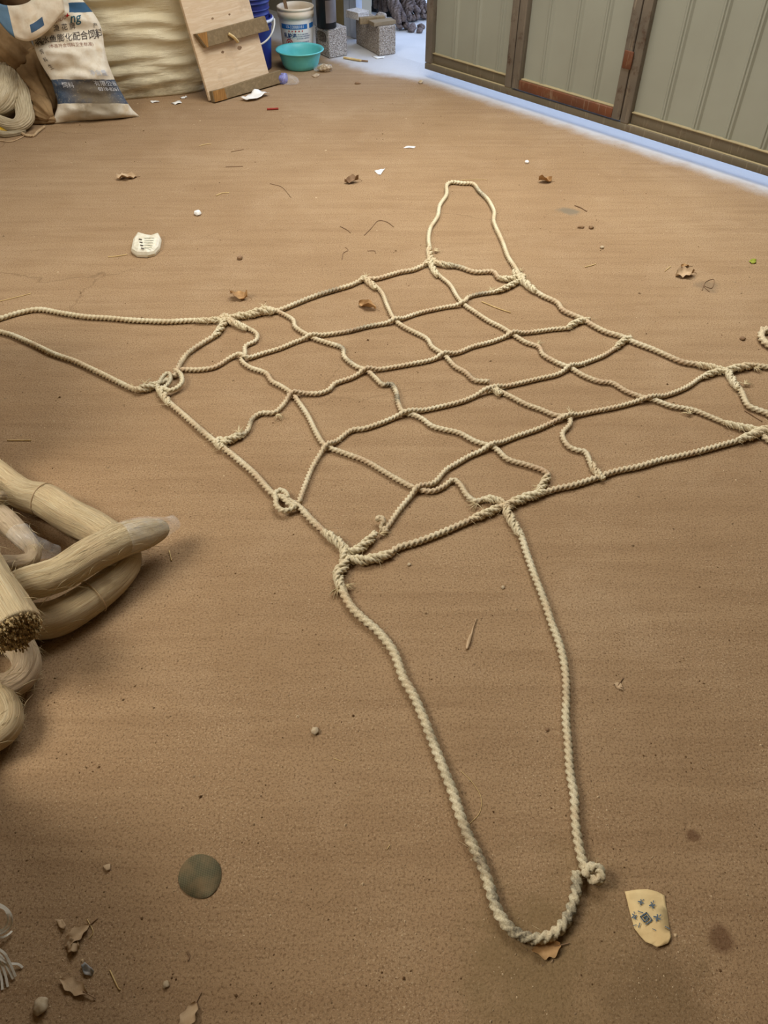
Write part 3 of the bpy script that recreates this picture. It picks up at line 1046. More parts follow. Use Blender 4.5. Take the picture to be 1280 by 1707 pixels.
# unseen fibre stacks added beyond the left edge to shade the floor
hp = MB()
for lay in range(6):
    for k in range(3):
        off = -.072 - .13 * k - .012 * lay
        z = .07 + .115 * lay
        for y0, y1 in ([(-.35, 2.4)] if lay < 1 else [(-.35, .78), (1.72, 2.4)]):
            P = [(-.60 - .355 * y + off + .012 * math.sin(y * 4 + lay * 2 + k), y, z + .01 * math.sin(y * 5 + k), .068) for y in np.linspace(y0, y1 - .03 * lay, 9)]
            C, s = catmull(P, .03)
            V, Fc, U = sweep(C, s, C[:, 3], lambda a, i, x: 1 + .04 * np.cos(3 * a + x * 6), 20)
            hp.add(V, Fc, U)
tag(hp.build('added_shade_heap', M['hemp'], None), 'rest of the raw fibre heap stacked beyond the left edge', 'fibre heap', None, 'stuff')  # added unseen stacks that shade the floor, not part of the real heap

# ------------------------------------------------------------------ feed sack
def frame_plane(bl, br, lean):
    e1 = (br - bl)
    e1.z = 0
    e1.normalize()
    back = Vector((-e1.y, e1.x, 0))
    if back.y < 0:
        back = -back
    e2 = Z * math.cos(lean) + back * math.sin(lean)
    nf = e1.cross(e2)
    if nf.dot(back) > 0:
        nf = -nf
    return e1, e2, nf


def pillow(rowsL, rowsR, p0, e1, e2, nf, thick, nu, nv, wr=.008, wsc=(3, 9), edge=.55, tprof=None, seed=0.0):
    """rows of (u, v) outline pairs measured on a leaning plane -> stuffed bag; returns V,F,U and a surface function"""
    def toplane(p):
        q = hit(p[0], p[1], p0, nf) - p0
        return (q.dot(e1), q.dot(e2))
    Lp = np.array([toplane(p) for p in rowsL])
    Rp = np.array([toplane(p) for p in rowsR])
    k = np.linspace(0, 1, len(Lp))
    L3, _ = catmull(np.c_[Lp, k], .01)
    R3, _ = catmull(np.c_[Rp, k], .01)

    def ev(arr, t):
        return np.interp(t, arr[:, 2], arr[:, 0]), np.interp(t, arr[:, 2], arr[:, 1])

    def S(a, t, side=1, off=0.0):
        lx, ly = ev(L3, t)
        rx, ry = ev(R3, t)
        x = lx + (rx - lx) * a
        y = ly + (ry - ly) * a
        w = max(0.0, 1 - abs(2 * a - 1) ** 2.6) ** edge
        tp = tprof(t) if tprof else max(0.0, 1 - abs(2 * t - 1) ** 6) ** .5
        d = thick * w * tp * side
        if side > 0:
            d += wr * w * (noise.noise(Vector((x * wsc[0] + seed, y * wsc[1], seed))) + .5 * noise.noise(Vector((x * wsc[0] * 2.5, y * wsc[1] * 2.2 + x * 4, seed + 4))) - .6 * abs(noise.noise(Vector((x * 5 - y * 4, y * 7 + x * 3, seed + 9)))))
        p = p0 + e1 * x + e2 * y + nf * (d + off)
        if p.z < .002:
            p.z = .002
        return p
    V, Fc, U = [], [], []
    for side in (1, -1):
        b = len(V)
        for j in range(nv + 1):
            for i in range(nu + 1):
                V.append(S(i / nu, j / nv, side))
                U.append((i / nu, j / nv))
        for j in range(nv):
            for i in range(nu):
                q = (b + j * (nu + 1) + i, b + j * (nu + 1) + i + 1, b + (j + 1) * (nu + 1) + i + 1, b + (j + 1) * (nu + 1) + i)
                Fc.append(q if side > 0 else tuple(reversed(q)))
    return V, Fc, U, S


def sack_mat():
    m = Mat('printed_woven_sack', 0.7, 0.2)
    tc = m.n('ShaderNodeTexCoord')
    sp = m.n('ShaderNodeSeparateXYZ')
    m.l(tc.outputs['UV'], sp.inputs[0])
    v = m.coord()
    nz = m.noise(v, 9, 5, .6)
    c = m.ramp(nz, [(.3, srgb(214, 198, 170)), (.55, srgb(236, 228, 210)), (.75, srgb(208, 186, 150))])
    y = m.math('ADD', sp.outputs['Y'], m.math('MULTIPLY', m.math('SUBTRACT', nz, .5), .02))
    band = m.math('MULTIPLY', m.math('GREATER_THAN', y, .195), m.math('LESS_THAN', y, .395))
    spk = m.noise(v, 70, 4, .7)
    bcol = m.ramp(spk, [(.40, srgb(62, 78, 100)), (.58, srgb(84, 96, 112)), (.66, srgb(166, 156, 136))])
    c = m.mix(band, c, bcol)
    # mud rubbed over the lower front
    dirt = m.math('MULTIPLY', m.ramp(m.noise(v, 6, 6, .65), [(.26, (0, 0, 0)), (.46, (1, 1, 1))]), m.ramp(sp.outputs['Y'], [(.0, (.5, .5, .5)), (.2, (1, 1, 1)), (.36, (.8, .8, .8)), (.44, (0, 0, 0))]))
    dx = m.ramp(sp.outputs['X'], [(.1, (0, 0, 0)), (.4, (1, 1, 1)), (.75, (1, 1, 1)), (.95, (.2, .2, .2))])
    c = m.mix(m.math('MULTIPLY', m.math('MULTIPLY', dirt, dx), .85), c, srgb(116, 100, 72))
    # blue panel near the mouth, right
    top = m.math('MULTIPLY', m.math('GREATER_THAN', y, .835), m.math('GREATER_THAN', sp.outputs['X'], .56))
    top = m.math('MULTIPLY', top, m.math('LESS_THAN', y, .905))
    c = m.mix(top, c, srgb(60, 96, 128))
    m.col(c)
    wv = m.coord('UV', scale=(160, 240, 1))
    m.bump(m.math('ADD', m.noise(wv, 1, 1), m.math('MULTIPLY', m.noise(v, 20, 4), 3.0)), .5, .004)
    return m.m


bl, br = G(84, 207), G(233, 195)
e1, e2, nf = frame_plane(bl, br, math.radians(17))
LS = [(84, 208), (92, 190), (96, 172), (90, 150), (84, 132), (67, 104), (57, 78), (55, 60), (64, 36), (82, 10), (90, -14)]
RS = [(233, 194), (222, 184), (213, 172), (200, 150), (191, 132), (180, 104), (174, 78), (170, 50), (160, 28), (142, 5), (125, -14)]
V, Fc, U, SS_ = pillow(LS, RS, bl, e1, e2, nf, .085, 60, 90, .042, (4, 10), tprof=lambda t: min(1, max(0, 1 - abs(2 * t - 1) ** 5)) ** .6 * (1.05 - .45 * t), seed=2.0)
sack = thing('feed_sack', ((bl + br) / 2)[:], 'printed white feed sack with navy lower band and folded mouth, leaning on the bale', 'sack')
mk('sack_body', V, Fc, sack_mat(), sack, uv=U)


def sack_text(body, a, t, size, mat, rot=0.0, shear=0.0, sx=1.0, bold=0.0, name='printed_text'):
    TV, TF = text_mesh(body, 1.0, shear, bold)
    pa = SS_(a, t)
    W = (SS_(min(1, a + .05), t) - SS_(max(0, a - .05), t)).length / .1
    Hh = (SS_(a, min(1, t + .05)) - SS_(a, max(0, t - .05))).length / .1
    V = []
    for q in TV:
        x, y = q.x * size * sx, q.y * size
        x, y = x * math.cos(rot) - y * math.sin(rot), x * math.sin(rot) + y * math.cos(rot)
        V.append(SS_(min(.99, max(.01, a + x / W)), min(.99, max(.01, t + y / Hh)), 1, .0025))
    mk(name, V, TF, mat, sack, smooth=False)


sack_text('淡水鱼膨化配合饲料', .52, .660, .048, M['printblack'], .06, 0, .90, .008)
sack_text('渔 花 牌', .47, .735, .036, M['printblack'], .05, 0, 1.0, .006)
sack_text('(本品符合饲料卫生标准)', .54, .605, .024, M['printbrown'], .05)
sack_text('ng', .64, .795, .065, M['printteal'], .1, .35, 1, .01)
sack_text('Jinnuo', .36, .790, .04, M['printbrown'], .35, .4)
sack_text('净含量', .80, .435, .032, M['printwhite'], 0, 0, 1, .01)
sack_text('有限公司', .84, .355, .036, M['printwhite'], -.03)
sack_text('饲料', .25, .34, .034, M['printwhite'])
sack_text('0318-8261', .84, .305, .030, M['printwhite'])
sack_text('净重', .10, .62, .028, M['printblack'], .2)
sack_text('饲', .10, .56, .028, M['printblack'], .2)
sack_text('料', .11, .51, .028, M['printblack'], .2)
sack_text('生', .13, .47, .028, M['printblack'], .2)
sack_text('产', .93, .73, .028, M['printblack'], -.1)
sack_text('品', .92, .67, .028, M['printblack'], -.1)
# red mark over the lettering
mkv = [(-.5, -.2), (-.1, .1), (.1, .55), (.25, .15), (.65, .0), (.2, -.1), (.05, -.35), (-.15, -.12)]
V = [SS_(.52 + x * .085, .815 + y * .035, 1, .003) for x, y in mkv]
mk('red_mark', V, [tuple(range(len(V)))], M['printred'], sack, smooth=False)


def mouth_mat():
    m = Mat('sack_mouth_print', 0.7, 0.2)
    tc = m.n('ShaderNodeTexCoord')
    sp = m.n('ShaderNodeSeparateXYZ')
    m.l(tc.outputs['UV'], sp.inputs[0])
    v = m.coord()
    nz = m.noise(v, 10, 5, .6)
    c = m.ramp(nz, [(.3, srgb(212, 190, 160)), (.55, srgb(230, 218, 196)), (.75, srgb(200, 176, 140))])
    x, y = sp.outputs['Y'], sp.outputs['X']
    c = m.mix(m.math('LESS_THAN', x, .22), c, srgb(98, 128, 152))
    rect = m.math('MULTIPLY', m.math('MULTIPLY', m.math('GREATER_THAN', x, .48), m.math('LESS_THAN', x, .66)), m.math('MULTIPLY', m.math('GREATER_THAN', y, .60), m.math('LESS_THAN', y, .82)))
    c = m.mix(rect, c, srgb(70, 96, 124))
    m.col(c)
    m.bump(m.noise(v, 18, 5), .5, .006)
    return m.m


bm_p0 = bl + nf * .13
V, Fc, U, SM = pillow([(-14, 0), (6, 8), (26, 9), (46, 4), (64, -10), (86, -16), (100, -18)], [(-10, 26), (18, 58), (40, 68), (58, 66), (78, 53), (97, 32), (108, 20)], bm_p0, e1, e2, nf, .035, 26, 40, .02, (7, 7), edge=.4,
                      tprof=lambda t: .6 + .4 * t, seed=5.0)
fm = mk('folded_mouth', V, Fc, mouth_mat(), sack, uv=U)
fm['label'] = 'white mouth of the sack folded over to the left, with blue edge'

# brown cloth bundle left of the sack
def wrinkled_tube(pts, ns=48, wr=.09, seed=0.0, flat=.75, axis=1.0):
    P = []
    for u, v, z, r in pts:
        q = G(u, v, z)
        P.append((q.x, q.y, q.z, r))
    C, s = catmull(P, .012)

    def pr(a, i, x):
        o = np.empty_like(a)
        for k, t in enumerate(a):
            c_, s_ = math.cos(t), math.sin(t)
            o[k] = (1 - wr * 1.4 * abs(noise.noise(Vector((c_ * 2.4 + seed, s_ * 2.4, x * 3.2 * axis)))) + wr * noise.noise(Vector((c_ * 1.3, s_ * 1.3 + seed, x * 6))) + wr * .4 * noise.noise(Vector((c_ * 6, s_ * 6 + seed, x * 9))))
        return o
    V, Fc, U = sweep(C, s, C[:, 3], pr, ns)
    V[:, 2] = np.maximum(V[:, 2], .001)
    return V, Fc, U


cb = thing('cloth_bundle', G(60, 195)[:], 'brown crumpled cloth bundle slumped between the cord skein and the feed sack', 'cloth bundle')
V, Fc, U = wrinkled_tube([(-50, 20, .48, .12), (-5, 62, .40, .13), (30, 98, .27, .12), (55, 135, .17, .095), (74, 164, .10, .075), (86, 184, .05, .03)], wr=.28, seed=3)
mk('upper_fold', V, Fc, M['cloth_brown'], cb, uv=U)
V, Fc, U = wrinkled_tube([(10, 130, .12, .10), (45, 158, .10, .085), (70, 182, .07, .065), (84, 196, .04, .03)], wr=.3, seed=8)
mk('lower_fold', V, Fc, M['cloth_brown'], cb, uv=U)
V, Fc, U = wrinkled_tube([(30, 198, .03, .03), (60, 197, .03, .035), (85, 199, .025, .03), (94, 200, .02, .012)], wr=.4, seed=11)
mk('hem_fold', V, Fc, M['cloth_brown'], cb, uv=U)
V, Fc, U = wrinkled_tube([(0, -10, .60, .14), (35, -14, .60, .16), (75, -25, .62, .14)], wr=.2, seed=14)
tag(mk('dark_bundle', V, Fc, M['cloth_dark'], None, uv=U), 'dark brown bundle lying behind the sack mouth at the top left corner', 'bundle')

# white cord skein at the left edge
sk = thing('cord_skein', G(10, 215)[:], 'heaped skein of off-white twisted cord at the left edge beside the brown cloth', 'cord skein')


def skein(pts, nm, strands=14, seed=1.0, rid=.09):
    P = []
    for u, v, z, r in pts:
        q = G(u, v, z)
        P.append((q.x, q.y, q.z, r))
    C, s = catmull(P, .008)

    def pr(a, i, x):
        o = np.empty_like(a)
        for k, t in enumerate(a):
            w = t * strands + x * 25 + 3 * noise.noise(Vector((math.cos(t) * 2, math.sin(t) * 2 + seed, x * 5)))
            o[k] = 1 - rid * .5 + rid * abs(math.sin(w / 2)) + .12 * noise.noise(Vector((math.cos(t) * 1.5 + seed, math.sin(t) * 1.5, x * 6)))
        return o
    V, Fc, U = sweep(C, s, C[:, 3], pr, 96)
    V[:, 2] = np.maximum(V[:, 2], .001)
    return mk(nm, V, Fc, M['skein'], sk, uv=U)


skein([(-14, 92, .25, .045), (4, 115, .23, .075), (4, 140, .19, .09), (0, 165, .14, .09), (-14, 182, .10, .05)], 'upper_coil', 40, 1.0, .10)
skein([(0, 98, .25, .03), (22, 118, .22, .045), (34, 150, .15, .05), (40, 180, .09, .05), (40, 200, .055, .045), (24, 210, .04, .035), (-4, 202, .05, .035), (-30, 190, .06, .04)], 'hanging_coil', 22, 4.0, .12)
skein([(-30, 205, .02, .016), (0, 222, .02, .016), (25, 222, .016, .014), (42, 218, .014, .010)], 'loose_strand', 6, 6.0, .15)
V, Fc, U = tube_geo([G(-12, 217, .018), G(4, 217, .02), G(13, 220, .012)], [.02, .02, .012], 12)
tag(mk('yellow_scrap', V, Fc, M['yellow'], None), 'small rounded yellow plastic piece under the cord skein', 'plastic scrap')
P = [G(36, 222, .008), G(44, 226, .008), (G(56, 226, .008)), G(62, 220, .010), G(70, 214, .008), G(74, 211, .007)]
C, s, V, Fc, U = rope_geo([tuple(p) for p in P], .009)
tag(mk('cord_end', V, Fc, M['cord'], None, attr=np.zeros(len(V))), 'short pinkish tan twisted cord end on the floor in front of the skein', 'cord')
V, Fc, U = tube_geo([G(-10, 233, .004), G(15, 236, .004), G(30, 232, .004), G(44, 224, .005)], .003, 6)
tag(mk('thin_cord', V, Fc, M['cord'], None), 'thin reddish cord trailing on the floor below the skein', 'cord')

# ------------------------------------------------------------------ bale
def bale_mat():
    m = Mat('cream_bale_cloth', 0.85, 0.12)
    v = m.coord()
    c = m.ramp(m.noise(v, 3, 5, .6), [(.3, srgb(214, 200, 164)), (.6, srgb(232, 222, 192))])
    tc = m.n('ShaderNodeTexCoord')
    sp = m.n('ShaderNodeSeparateXYZ')
    m.l(tc.outputs['Object'], sp.inputs[0])
    low = m.ramp(sp.outputs['Z'], [(.02, (1, 1, 1)), (.30, (0, 0, 0))])
    d = m.math('MULTIPLY', low, m.ramp(m.noise(m.coord(scale=(3, 3, 9)), 2.2, 6, .7), [(.40, (0, 0, 0)), (.62, (1, 1, 1))]))
    c = m.mix(m.math('MULTIPLY', d, .7), c, srgb(140, 124, 92))
    m.col(c)
    m.bump(m.math('ADD', m.noise(v, 240, 2), m.math('MULTIPLY', m.noise(m.coord(scale=(4, 4, 22)), 1.5, 5, .6), 5)), .5, .006)
    return m.m


fl, fr = G(118, 174), G(352, 153)
be = (fr - fl).normalized()
bb = Vector((-be.y, be.x, 0))
W2, D2, BH = (fr - fl).length / 2 + .04, .34, .95
bc = (fl + fr) / 2 + bb * (D2 - .035)
V, Fc, U = [], [], []
NA, NZ = 160, 80
for j in range(NZ + 1):
    z = BH * j / NZ
    tz = j / NZ
    for i in range(NA):
        a = 2 * math.pi * i / NA
        ca, sa = math.cos(a), math.sin(a)
        ex = 2 / 4.5
        x = W2 * math.copysign(abs(ca) ** ex, ca)
        y = D2 * math.copysign(abs(sa) ** ex, sa)
        bul = (1 - abs(2 * tz - 1) ** 4) ** .5 * .08 + .93
        p = Vector((x * bul, y * bul, z))
        w = .030 * noise.noise(Vector((x * 2.2, y * 2.2, z * 15))) + .016 * noise.noise(Vector((x * 5 + 3, y * 5, z * 34))) - .022 * abs(noise.noise(Vector((x * 2.5 + 7, y * 3, z * 11 + x * 2.2))))
        w *= min(1, tz * 12 + .25)
        nrm = Vector((x / W2 ** 2, y / D2 ** 2, 0)).normalized()
        q = bc + be * p.x + bb * p.y + Z * z + (be * nrm.x + bb * nrm.y) * w
        V.append(q)
        U.append((i / NA, z))
for j in range(NZ):
    for i in range(NA):
        k = (i + 1) % NA
        Fc.append((j * NA + i, j * NA + k, (j + 1) * NA + k, (j + 1) * NA + i))
Fc.append(tuple(NZ * NA + i for i in range(NA)))
Fc.append(tuple(reversed(range(NA))))
tag(mk('cloth_bale', V, Fc, bale_mat(), None, uv=U), 'big cream cloth-wrapped bale with horizontal creases between the feed sack and leaning board', 'bale')

# ------------------------------------------------------------------ leaning board with battens
bl, br = G(352, 171), G(467, 138)
e1, e2, nf = frame_plane(bl, br, math.radians(12))
board = thing('wooden_board', bl[:], 'pale plywood board with two dirty battens leaning on the bale', 'board')


def prism(px, d0, d1, bev=.002):
    bot = [hit(u, v, bl, nf) + nf * d0 for u, v in px]
    top = [hit(u, v, bl, nf) + nf * d1 for u, v in px]
    bm = bmesh.new()
    a = [bm.verts.new(p) for p in bot]
    b = [bm.verts.new(p) for p in top]
    n = len(px)
    bm.faces.new(a)
    bm.faces.new(b)
    for i in range(n):
        j = (i + 1) % n
        bm.faces.new([a[i], a[j], b[j], b[i]])
    bmesh.ops.recalc_face_normals(bm, faces=bm.faces)
    bmesh.ops.bevel(bm, geom=bm.edges[:], offset=bev, segments=2, affect='EDGES', profile=.5)
    bm.verts.index_update()
    m = MB()
    for v in bm.verts:
        v.co.z = max(v.co.z, .001)
    m.add([v.co.copy() for v in bm.verts], [tuple(v.index for v in q.verts) for q in bm.faces])
    bm.free()
    return m


def lerp(a, b, t):
    return (a[0] + (b[0] - a[0]) * t, a[1] + (b[1] - a[1]) * t)


# two boards side by side, the seam under the upper batten is only a line
prism([(350, 168), (452, 136), (418, 10), (384, -115), (262, -105), (301, 0)], -.020, 0).build('panel', M['ply'], board, False)
lb = prism([(352, 171), (466, 138), (462, 117), (372, 146), (348, 152)], .0015, .036, .003).build('batten', M['batten'], board, False)
ub = prism([(338, 80), (444, 51), (436, 27), (345, 52), (321, 57)], .0015, .036, .003).build('batten', M['batten'], board, False)
for pxs, bat in (([(353, 170.5), (373, 165), (368, 147), (349, 152.5)], lb), ([(339.5, 79.5), (342, 79), (339, 53.5), (323, 57.5)], ub)):
    o = prism(pxs, .037, .0385, .0004).build('end_grain', M['endgrain'], bat, False)
    o['label'] = 'orange-brown split end of the batten'
for (u, v, r) in ((354, 31, .008), (382, 24, .007), (371, 87, .010), (399, 80, .014)):
    p = hit(u, v, bl, nf)
    P = []
    m = MB()
    V = [p + nf * .0008] + [p + nf * .0008 + (e1 * math.cos(a) * 1.3 + e2 * math.sin(a) * .8) * r * random.uniform(.8, 1.1) for a in [k / 10 * 6.283 for k in range(10)]]
    m.add(V, [(0, k + 1, (k + 1) % 10 + 1) for k in range(10)])
    m.build('wood_knot' if r > .0095 else 'nail_hole', M['twig'], board, False)
V, Fc, U = tube_geo([hit(374, 57, bl, nf) + nf * .045, hit(382, 63, bl, nf) + nf * .05, hit(392, 70, bl, nf) + nf * .03], .009, 8)
o = mk('splinter', V, Fc, M['straw'], board)

# ------------------------------------------------------------------ blue buckets
def bucket_prof(h, rb, rt, t=.004, rings=(), lip=.012):
    p = [(0, 0), (rb, 0)]
    zs = sorted(set([h * k / 24 for k in range(1, 25)] + [q + d for q in rings for d in (-.004, -.002, 0, .002, .004)]))
    for z in zs:
        r = rb + (rt - rb) * z / h
        for q in rings:
            if abs(z - q) < .0035:
                r += .0045
        p.append((r, z))
    p += [(rt + lip, h), (rt + lip, h + .006), (rt, h + .008), (rt - t, h + .004)]
    p += [(rb - t, .006), (0, .006)]
    return p


cB = G(424, 113)
bs = thing('blue_bucket', cB[:], 'lower dark blue plastic bucket with white bail handle, behind the board edge', 'bucket', 'nested blue buckets')
V, Fc, U = lathe((cB.x, cB.y, 0.001), bucket_prof(.305, .122, .148, rings=(.262, .285)))
mk('body', V, Fc, M['blue'], bs)
vdir = Vector((cB.x, cB.y, 0)).normalized()
side = Vector((vdir.y, -vdir.x, 0))
P = []
for k in range(21):
    a = math.pi * (k / 20)
    P.append(tuple(cB + side * (.168 * math.cos(a)) - vdir * (.05 + .125 * math.sin(a)) + Z * (.305 - .13 * math.sin(a))))
V, Fc, U = tube_geo(P, .006, 8)
o = mk('bail_handle', V, Fc, M['strap'], bs)
o['label'] = 'white bail handle hanging down the front'
V, Fc, U = lathe((cB.x, cB.y, 0), [(.152, .292), (.164, .292), (.166, .300), (.164, .309), (.152, .309)])
o = mk('rim', V, Fc, M['printwhite'], bs)
o['label'] = 'pale worn rim of the bucket'
bs2 = thing('blue_bucket', (cB.x, cB.y, .17), 'upper blue bucket with raised rings, nested in the bucket with white bail handle', 'bucket', 'nested blue buckets')
V, Fc, U = lathe((cB.x, cB.y, .17), bucket_prof(.40, .118, .160, rings=(.165, .195, .235, .26, .285, .315, .34)))
mk('body', V, Fc, M['blue'], bs2)

# ------------------------------------------------------------------ white pail
cP = G(492, 9, .315)
cP.z = 0
PH, PRB, PRT = .315, .108, .123
pail = thing('paint_pail', cP[:], 'white printed paint pail with cream rim behind the turquoise basin', 'pail')
prof = [(0, .001), (PRB, .001)] + [(PRB + (PRT - PRB) * k / 12, .001 + PH * .86 * k / 12) for k in range(1, 13)] + [(PRT + .002, PH * .87)]
V, Fc, U = lathe((cP.x, cP.y, 0), prof, 64)
mk('body', V, Fc, M['pail'], pail)
V, Fc, U = lathe((cP.x, cP.y, 0), [(PRT, PH * .80), (PRT + .006, PH * .805), (PRT + .008, PH * .92), (PRT + .005, PH * .93), (PRT + .005, PH * .955), (PRT + .009, PH * .96), (PRT + .010, PH * .995), (PRT + .004, PH * 1.005), (PRT - .003, PH), (PRT - .006, PH * .9), (PRB, .03), (0, .03)], 64)
o = mk('rim_and_liner', V, Fc, M['pailrim'], pail)
o['label'] = 'cream ribbed rim and stained inside'
toC = math.atan2(-cP.y, -cP.x)


def pail_pt(x, z, off=.0012):
    r = PRB + (PRT - PRB) * z / (PH * .86) + off
    a = toC + x / r
    return Vector((cP.x + r * math.cos(a), cP.y + r * math.sin(a), z))


def pail_patch(x0, x1, z0, z1, mat, name='printed_band', off=.0010):
    n = 24
    V, Fc = [], []
    for j, z in enumerate((z0, z1)):
        for i in range(n + 1):
            V.append(pail_pt(x0 + (x1 - x0) * i / n, z, off))
    for i in range(n):
        Fc.append((i, i + 1, n + 2 + i, n + 1 + i))
    mk(name, V, Fc, mat, pail)


def pail_text(body, x, z, size, mat, bold=.0, sx=1.0):
    TV, TF = text_mesh(body, 1.0, 0, bold)
    V = [pail_pt(x + q.x * size * sx, z + q.y * size, .0020) for q in TV]
    mk('printed_text', V, TF, mat, pail, smooth=False)


pail_patch(-.13, .080, .192, .222, M['printblue'])
pail_patch(.100, .16, .192, .222, M['printblue'])
pail_text('13-32888181', -.015, .207, .026, M['printwhite'], .01, 1.0)
pail_text('乳胶漆', -.055, .150, .034, M['printdark'], .02)
pail_text('◆   ◆   ◆   ◆   ◆', -.01, .180, .013, M['printred'])
for k in range(7):
    pail_text('耐水洗 抗碱 环保型内墙涂料'[:11 + (k * 3) % 4], .045, .160 - k * .013 if k < 3 else .150 - k * .013, .0088, M['printdark'], .01)
n = 28
V = [pail_pt(-.062, .105, .0014)]
for ring, rad in enumerate((.014, .018, .021, .027)):
    V += [pail_pt(-.062 + rad * math.cos(k / n * 6.283), .105 + rad * math.sin(k / n * 6.283), .0014) for k in range(n)]
Fq = [(0, 1 + k, 1 + (k + 1) % n) for k in range(n)] + [(1 + 2 * n + k, 1 + 3 * n + k, 1 + 3 * n + (k + 1) % n, 1 + 2 * n + (k + 1) % n) for k in range(n)]
mk('round_mark', V, Fq, M['printred'], pail, smooth=False)
pail_text('6', -.062, .105, .024, M['printwhite'], .02)
pail_text('净重', -.018, .100, .018, M['printdark'], .02)
# stirring stick in the pail
p0 = Vector((cP.x - .03, cP.y + .05, .05))
p1 = Vector((cP.x - .085, cP.y + .02, .40))
mb = MB()
d = p1 - p0
mb.bbox(p0 - Vector((.012, .004, 0)), (.024, .004, 0), (-.002, .008, 0), d, .0015)
tag(mb.build('stirring_stick', M['twig'], None), 'brown stick standing inside the white paint pail', 'stick')

# ------------------------------------------------------------------ turquoise basin
cS = G(501.5, 112)
BHh = .112
pr = [(0, .001), (.108, .001), (.116, .006), (.128, .03), (.140, .07), (.148, .098), (.150, .103), (.166, .108), (.170, .113), (.167, .117), (.156, .115), (.147, .108), (.138, .075), (.126, .03), (.112, .010), (0, .007)]
V, Fc, U = lathe((cS.x, cS.y, 0), pr, 72)
tag(mk('plastic_basin', V, Fc, M['teal'], None), 'round turquoise plastic basin on the floor in front of the white pail', 'basin')

# ------------------------------------------------------------------ concrete blocks
def block(c0, c1, length, h, mat, name, label, hollow):
    e1 = (c1 - c0)
    e1.z = 0
    w = e1.length
    e1.normalize()
    e2 = Vector((-e1.y, e1.x, 0))
    m = MB()
    m.bbox(c0 + Z * .001, e1 * w, e2 * length, Z * h, .007, 2)
    if hollow:
        base = mk('tmp_block', m.V, m.F, mat, None, False)
        cut = MB()
        for cx_ in (length * .5,):
            ring = [(cx_ + .066 * math.copysign(abs(math.cos(a)) ** .5, math.cos(a)), h * .66 + .034 * math.copysign(abs(math.sin(a)) ** .6, math.sin(a))) for a in [q / 28 * 6.283 for q in range(28)]]
            V = [c0 + e2 * x + Z * z - e1 * .03 for x, z in ring] + [c0 + e2 * x + Z * z + e1 * (w - .025) for x, z in ring]
            Fq = [(k, (k + 1) % 28, 28 + (k + 1) % 28, 28 + k) for k in range(28)] + [tuple(reversed(range(28))), tuple(range(28, 56))]
            cut.add(V, Fq)
        cb2 = bmesh.new()
        vs = [cb2.verts.new(v) for v in cut.V]
        for f in cut.F:
            cb2.faces.new([vs[k] for k in f])
        bmesh.ops.recalc_face_normals(cb2, faces=cb2.faces)
        me = bpy.data.meshes.new('tmp_cut')
        cb2.to_mesh(me)
        cb2.free()
        co_ = bpy.data.objects.new('tmp_cut', me)
        COL.objects.link(co_)
        md = base.modifiers.new('b', 'BOOLEAN')
        md.operation = 'DIFFERENCE'
        md.solver = 'EXACT'
        md.object = co_
        bpy.context.view_layer.update()
        dg = bpy.context.evaluated_depsgraph_get()
        me2 = bpy.data.meshes.new_from_object(base.evaluated_get(dg))
        V = [base.location + v.co for v in me2.vertices]
        Fc = [tuple(p.vertices) for p in me2.polygons]
        bpy.data.objects.remove(base)
        bpy.data.objects.remove(co_)
        return tag(mk(name, V, Fc, mat, None, smooth=False), label, 'concrete block')
    return tag(m.build(name, mat, None, False), label, 'concrete block')


b1c0 = G(549, 98)
b1c1 = b1c0 + Vector((.836, .548, 0)) * .155
block(b1c0, b1c1, .195, .185, M['block'], 'concrete_block', 'hollow concrete block with an open core, carrying the black flask', True)
b2c0, b2c1 = G(632, 94), G(659.5, 90)
block(b2c0, b2c1, .39, .185, M['block2'], 'concrete_block', 'solid-faced concrete block with wood scraps on top, beside the yard opening', False)
b2e1 = (b2c1 - b2c0).normalized()
b2e2 = Vector((-b2e1.y, b2e1.x, 0))
W_b2 = (b2c1 - b2c0).length


def top_piece(a0, a1, b0, b1, z0, h, mat, name, label, cat, yaw=0.0, tilt=0.0):
    o = b2c0 + b2e1 * a0 + b2e2 * b0 + Z * z0
    f1 = b2e1 * math.cos(yaw) + b2e2 * math.sin(yaw)
    f2 = -b2e1 * math.sin(yaw) + b2e2 * math.cos(yaw)
    m = MB()
    m.bbox(o, f1 * (a1 - a0) + Z * tilt, f2 * (b1 - b0), Z * h, .003)
    tag(m.build(name, mat, None, False), label, cat)


top_piece(-.03, W_b2 + .01, .02, .11, .1865, .026, M['offcut'], 'wood_offcut', 'flat grey board offcut lying across the front of the right concrete block', 'wood offcut')
top_piece(-.09, .10, .125, .165, .1865, .040, M['batten'], 'wood_offcut', 'brown squared wood offcut behind the flat board on the right concrete block', 'wood offcut', yaw=-.15)
top_piece(-.05, .06, .24, .375, .1865, .048, M['brick'], 'brick_piece', 'pale broken brick at the back end of the right concrete block', 'brick', yaw=.3)


def pebble(u, v, r, mat, name, label, cat, z=None, sq=(1, 1, .7), base=0.0, seed=None):
    p = G(u, v, base)
    bm = bmesh.new()
    bmesh.ops.create_icosphere(bm, subdivisions=3, radius=1)
    sd = random.random() * 50 if seed is None else seed
    V = []
    for w in bm.verts:
        k = 1 + .28 * noise.noise(w.co * 1.6 + Vector((sd, 0, 0)))
        V.append(Vector((p.x + w.co.x * r * sq[0] * k, p.y + w.co.y * r * sq[1] * k, base + max(0.0005, r * sq[2] * .8 + w.co.z * r * sq[2] * k))))
    bm.verts.index_update()
    Fc = [tuple(x.index for x in f.verts) for f in bm.faces]
    bm.free()
    return tag(mk(name, V, Fc, mat, None), label, cat)


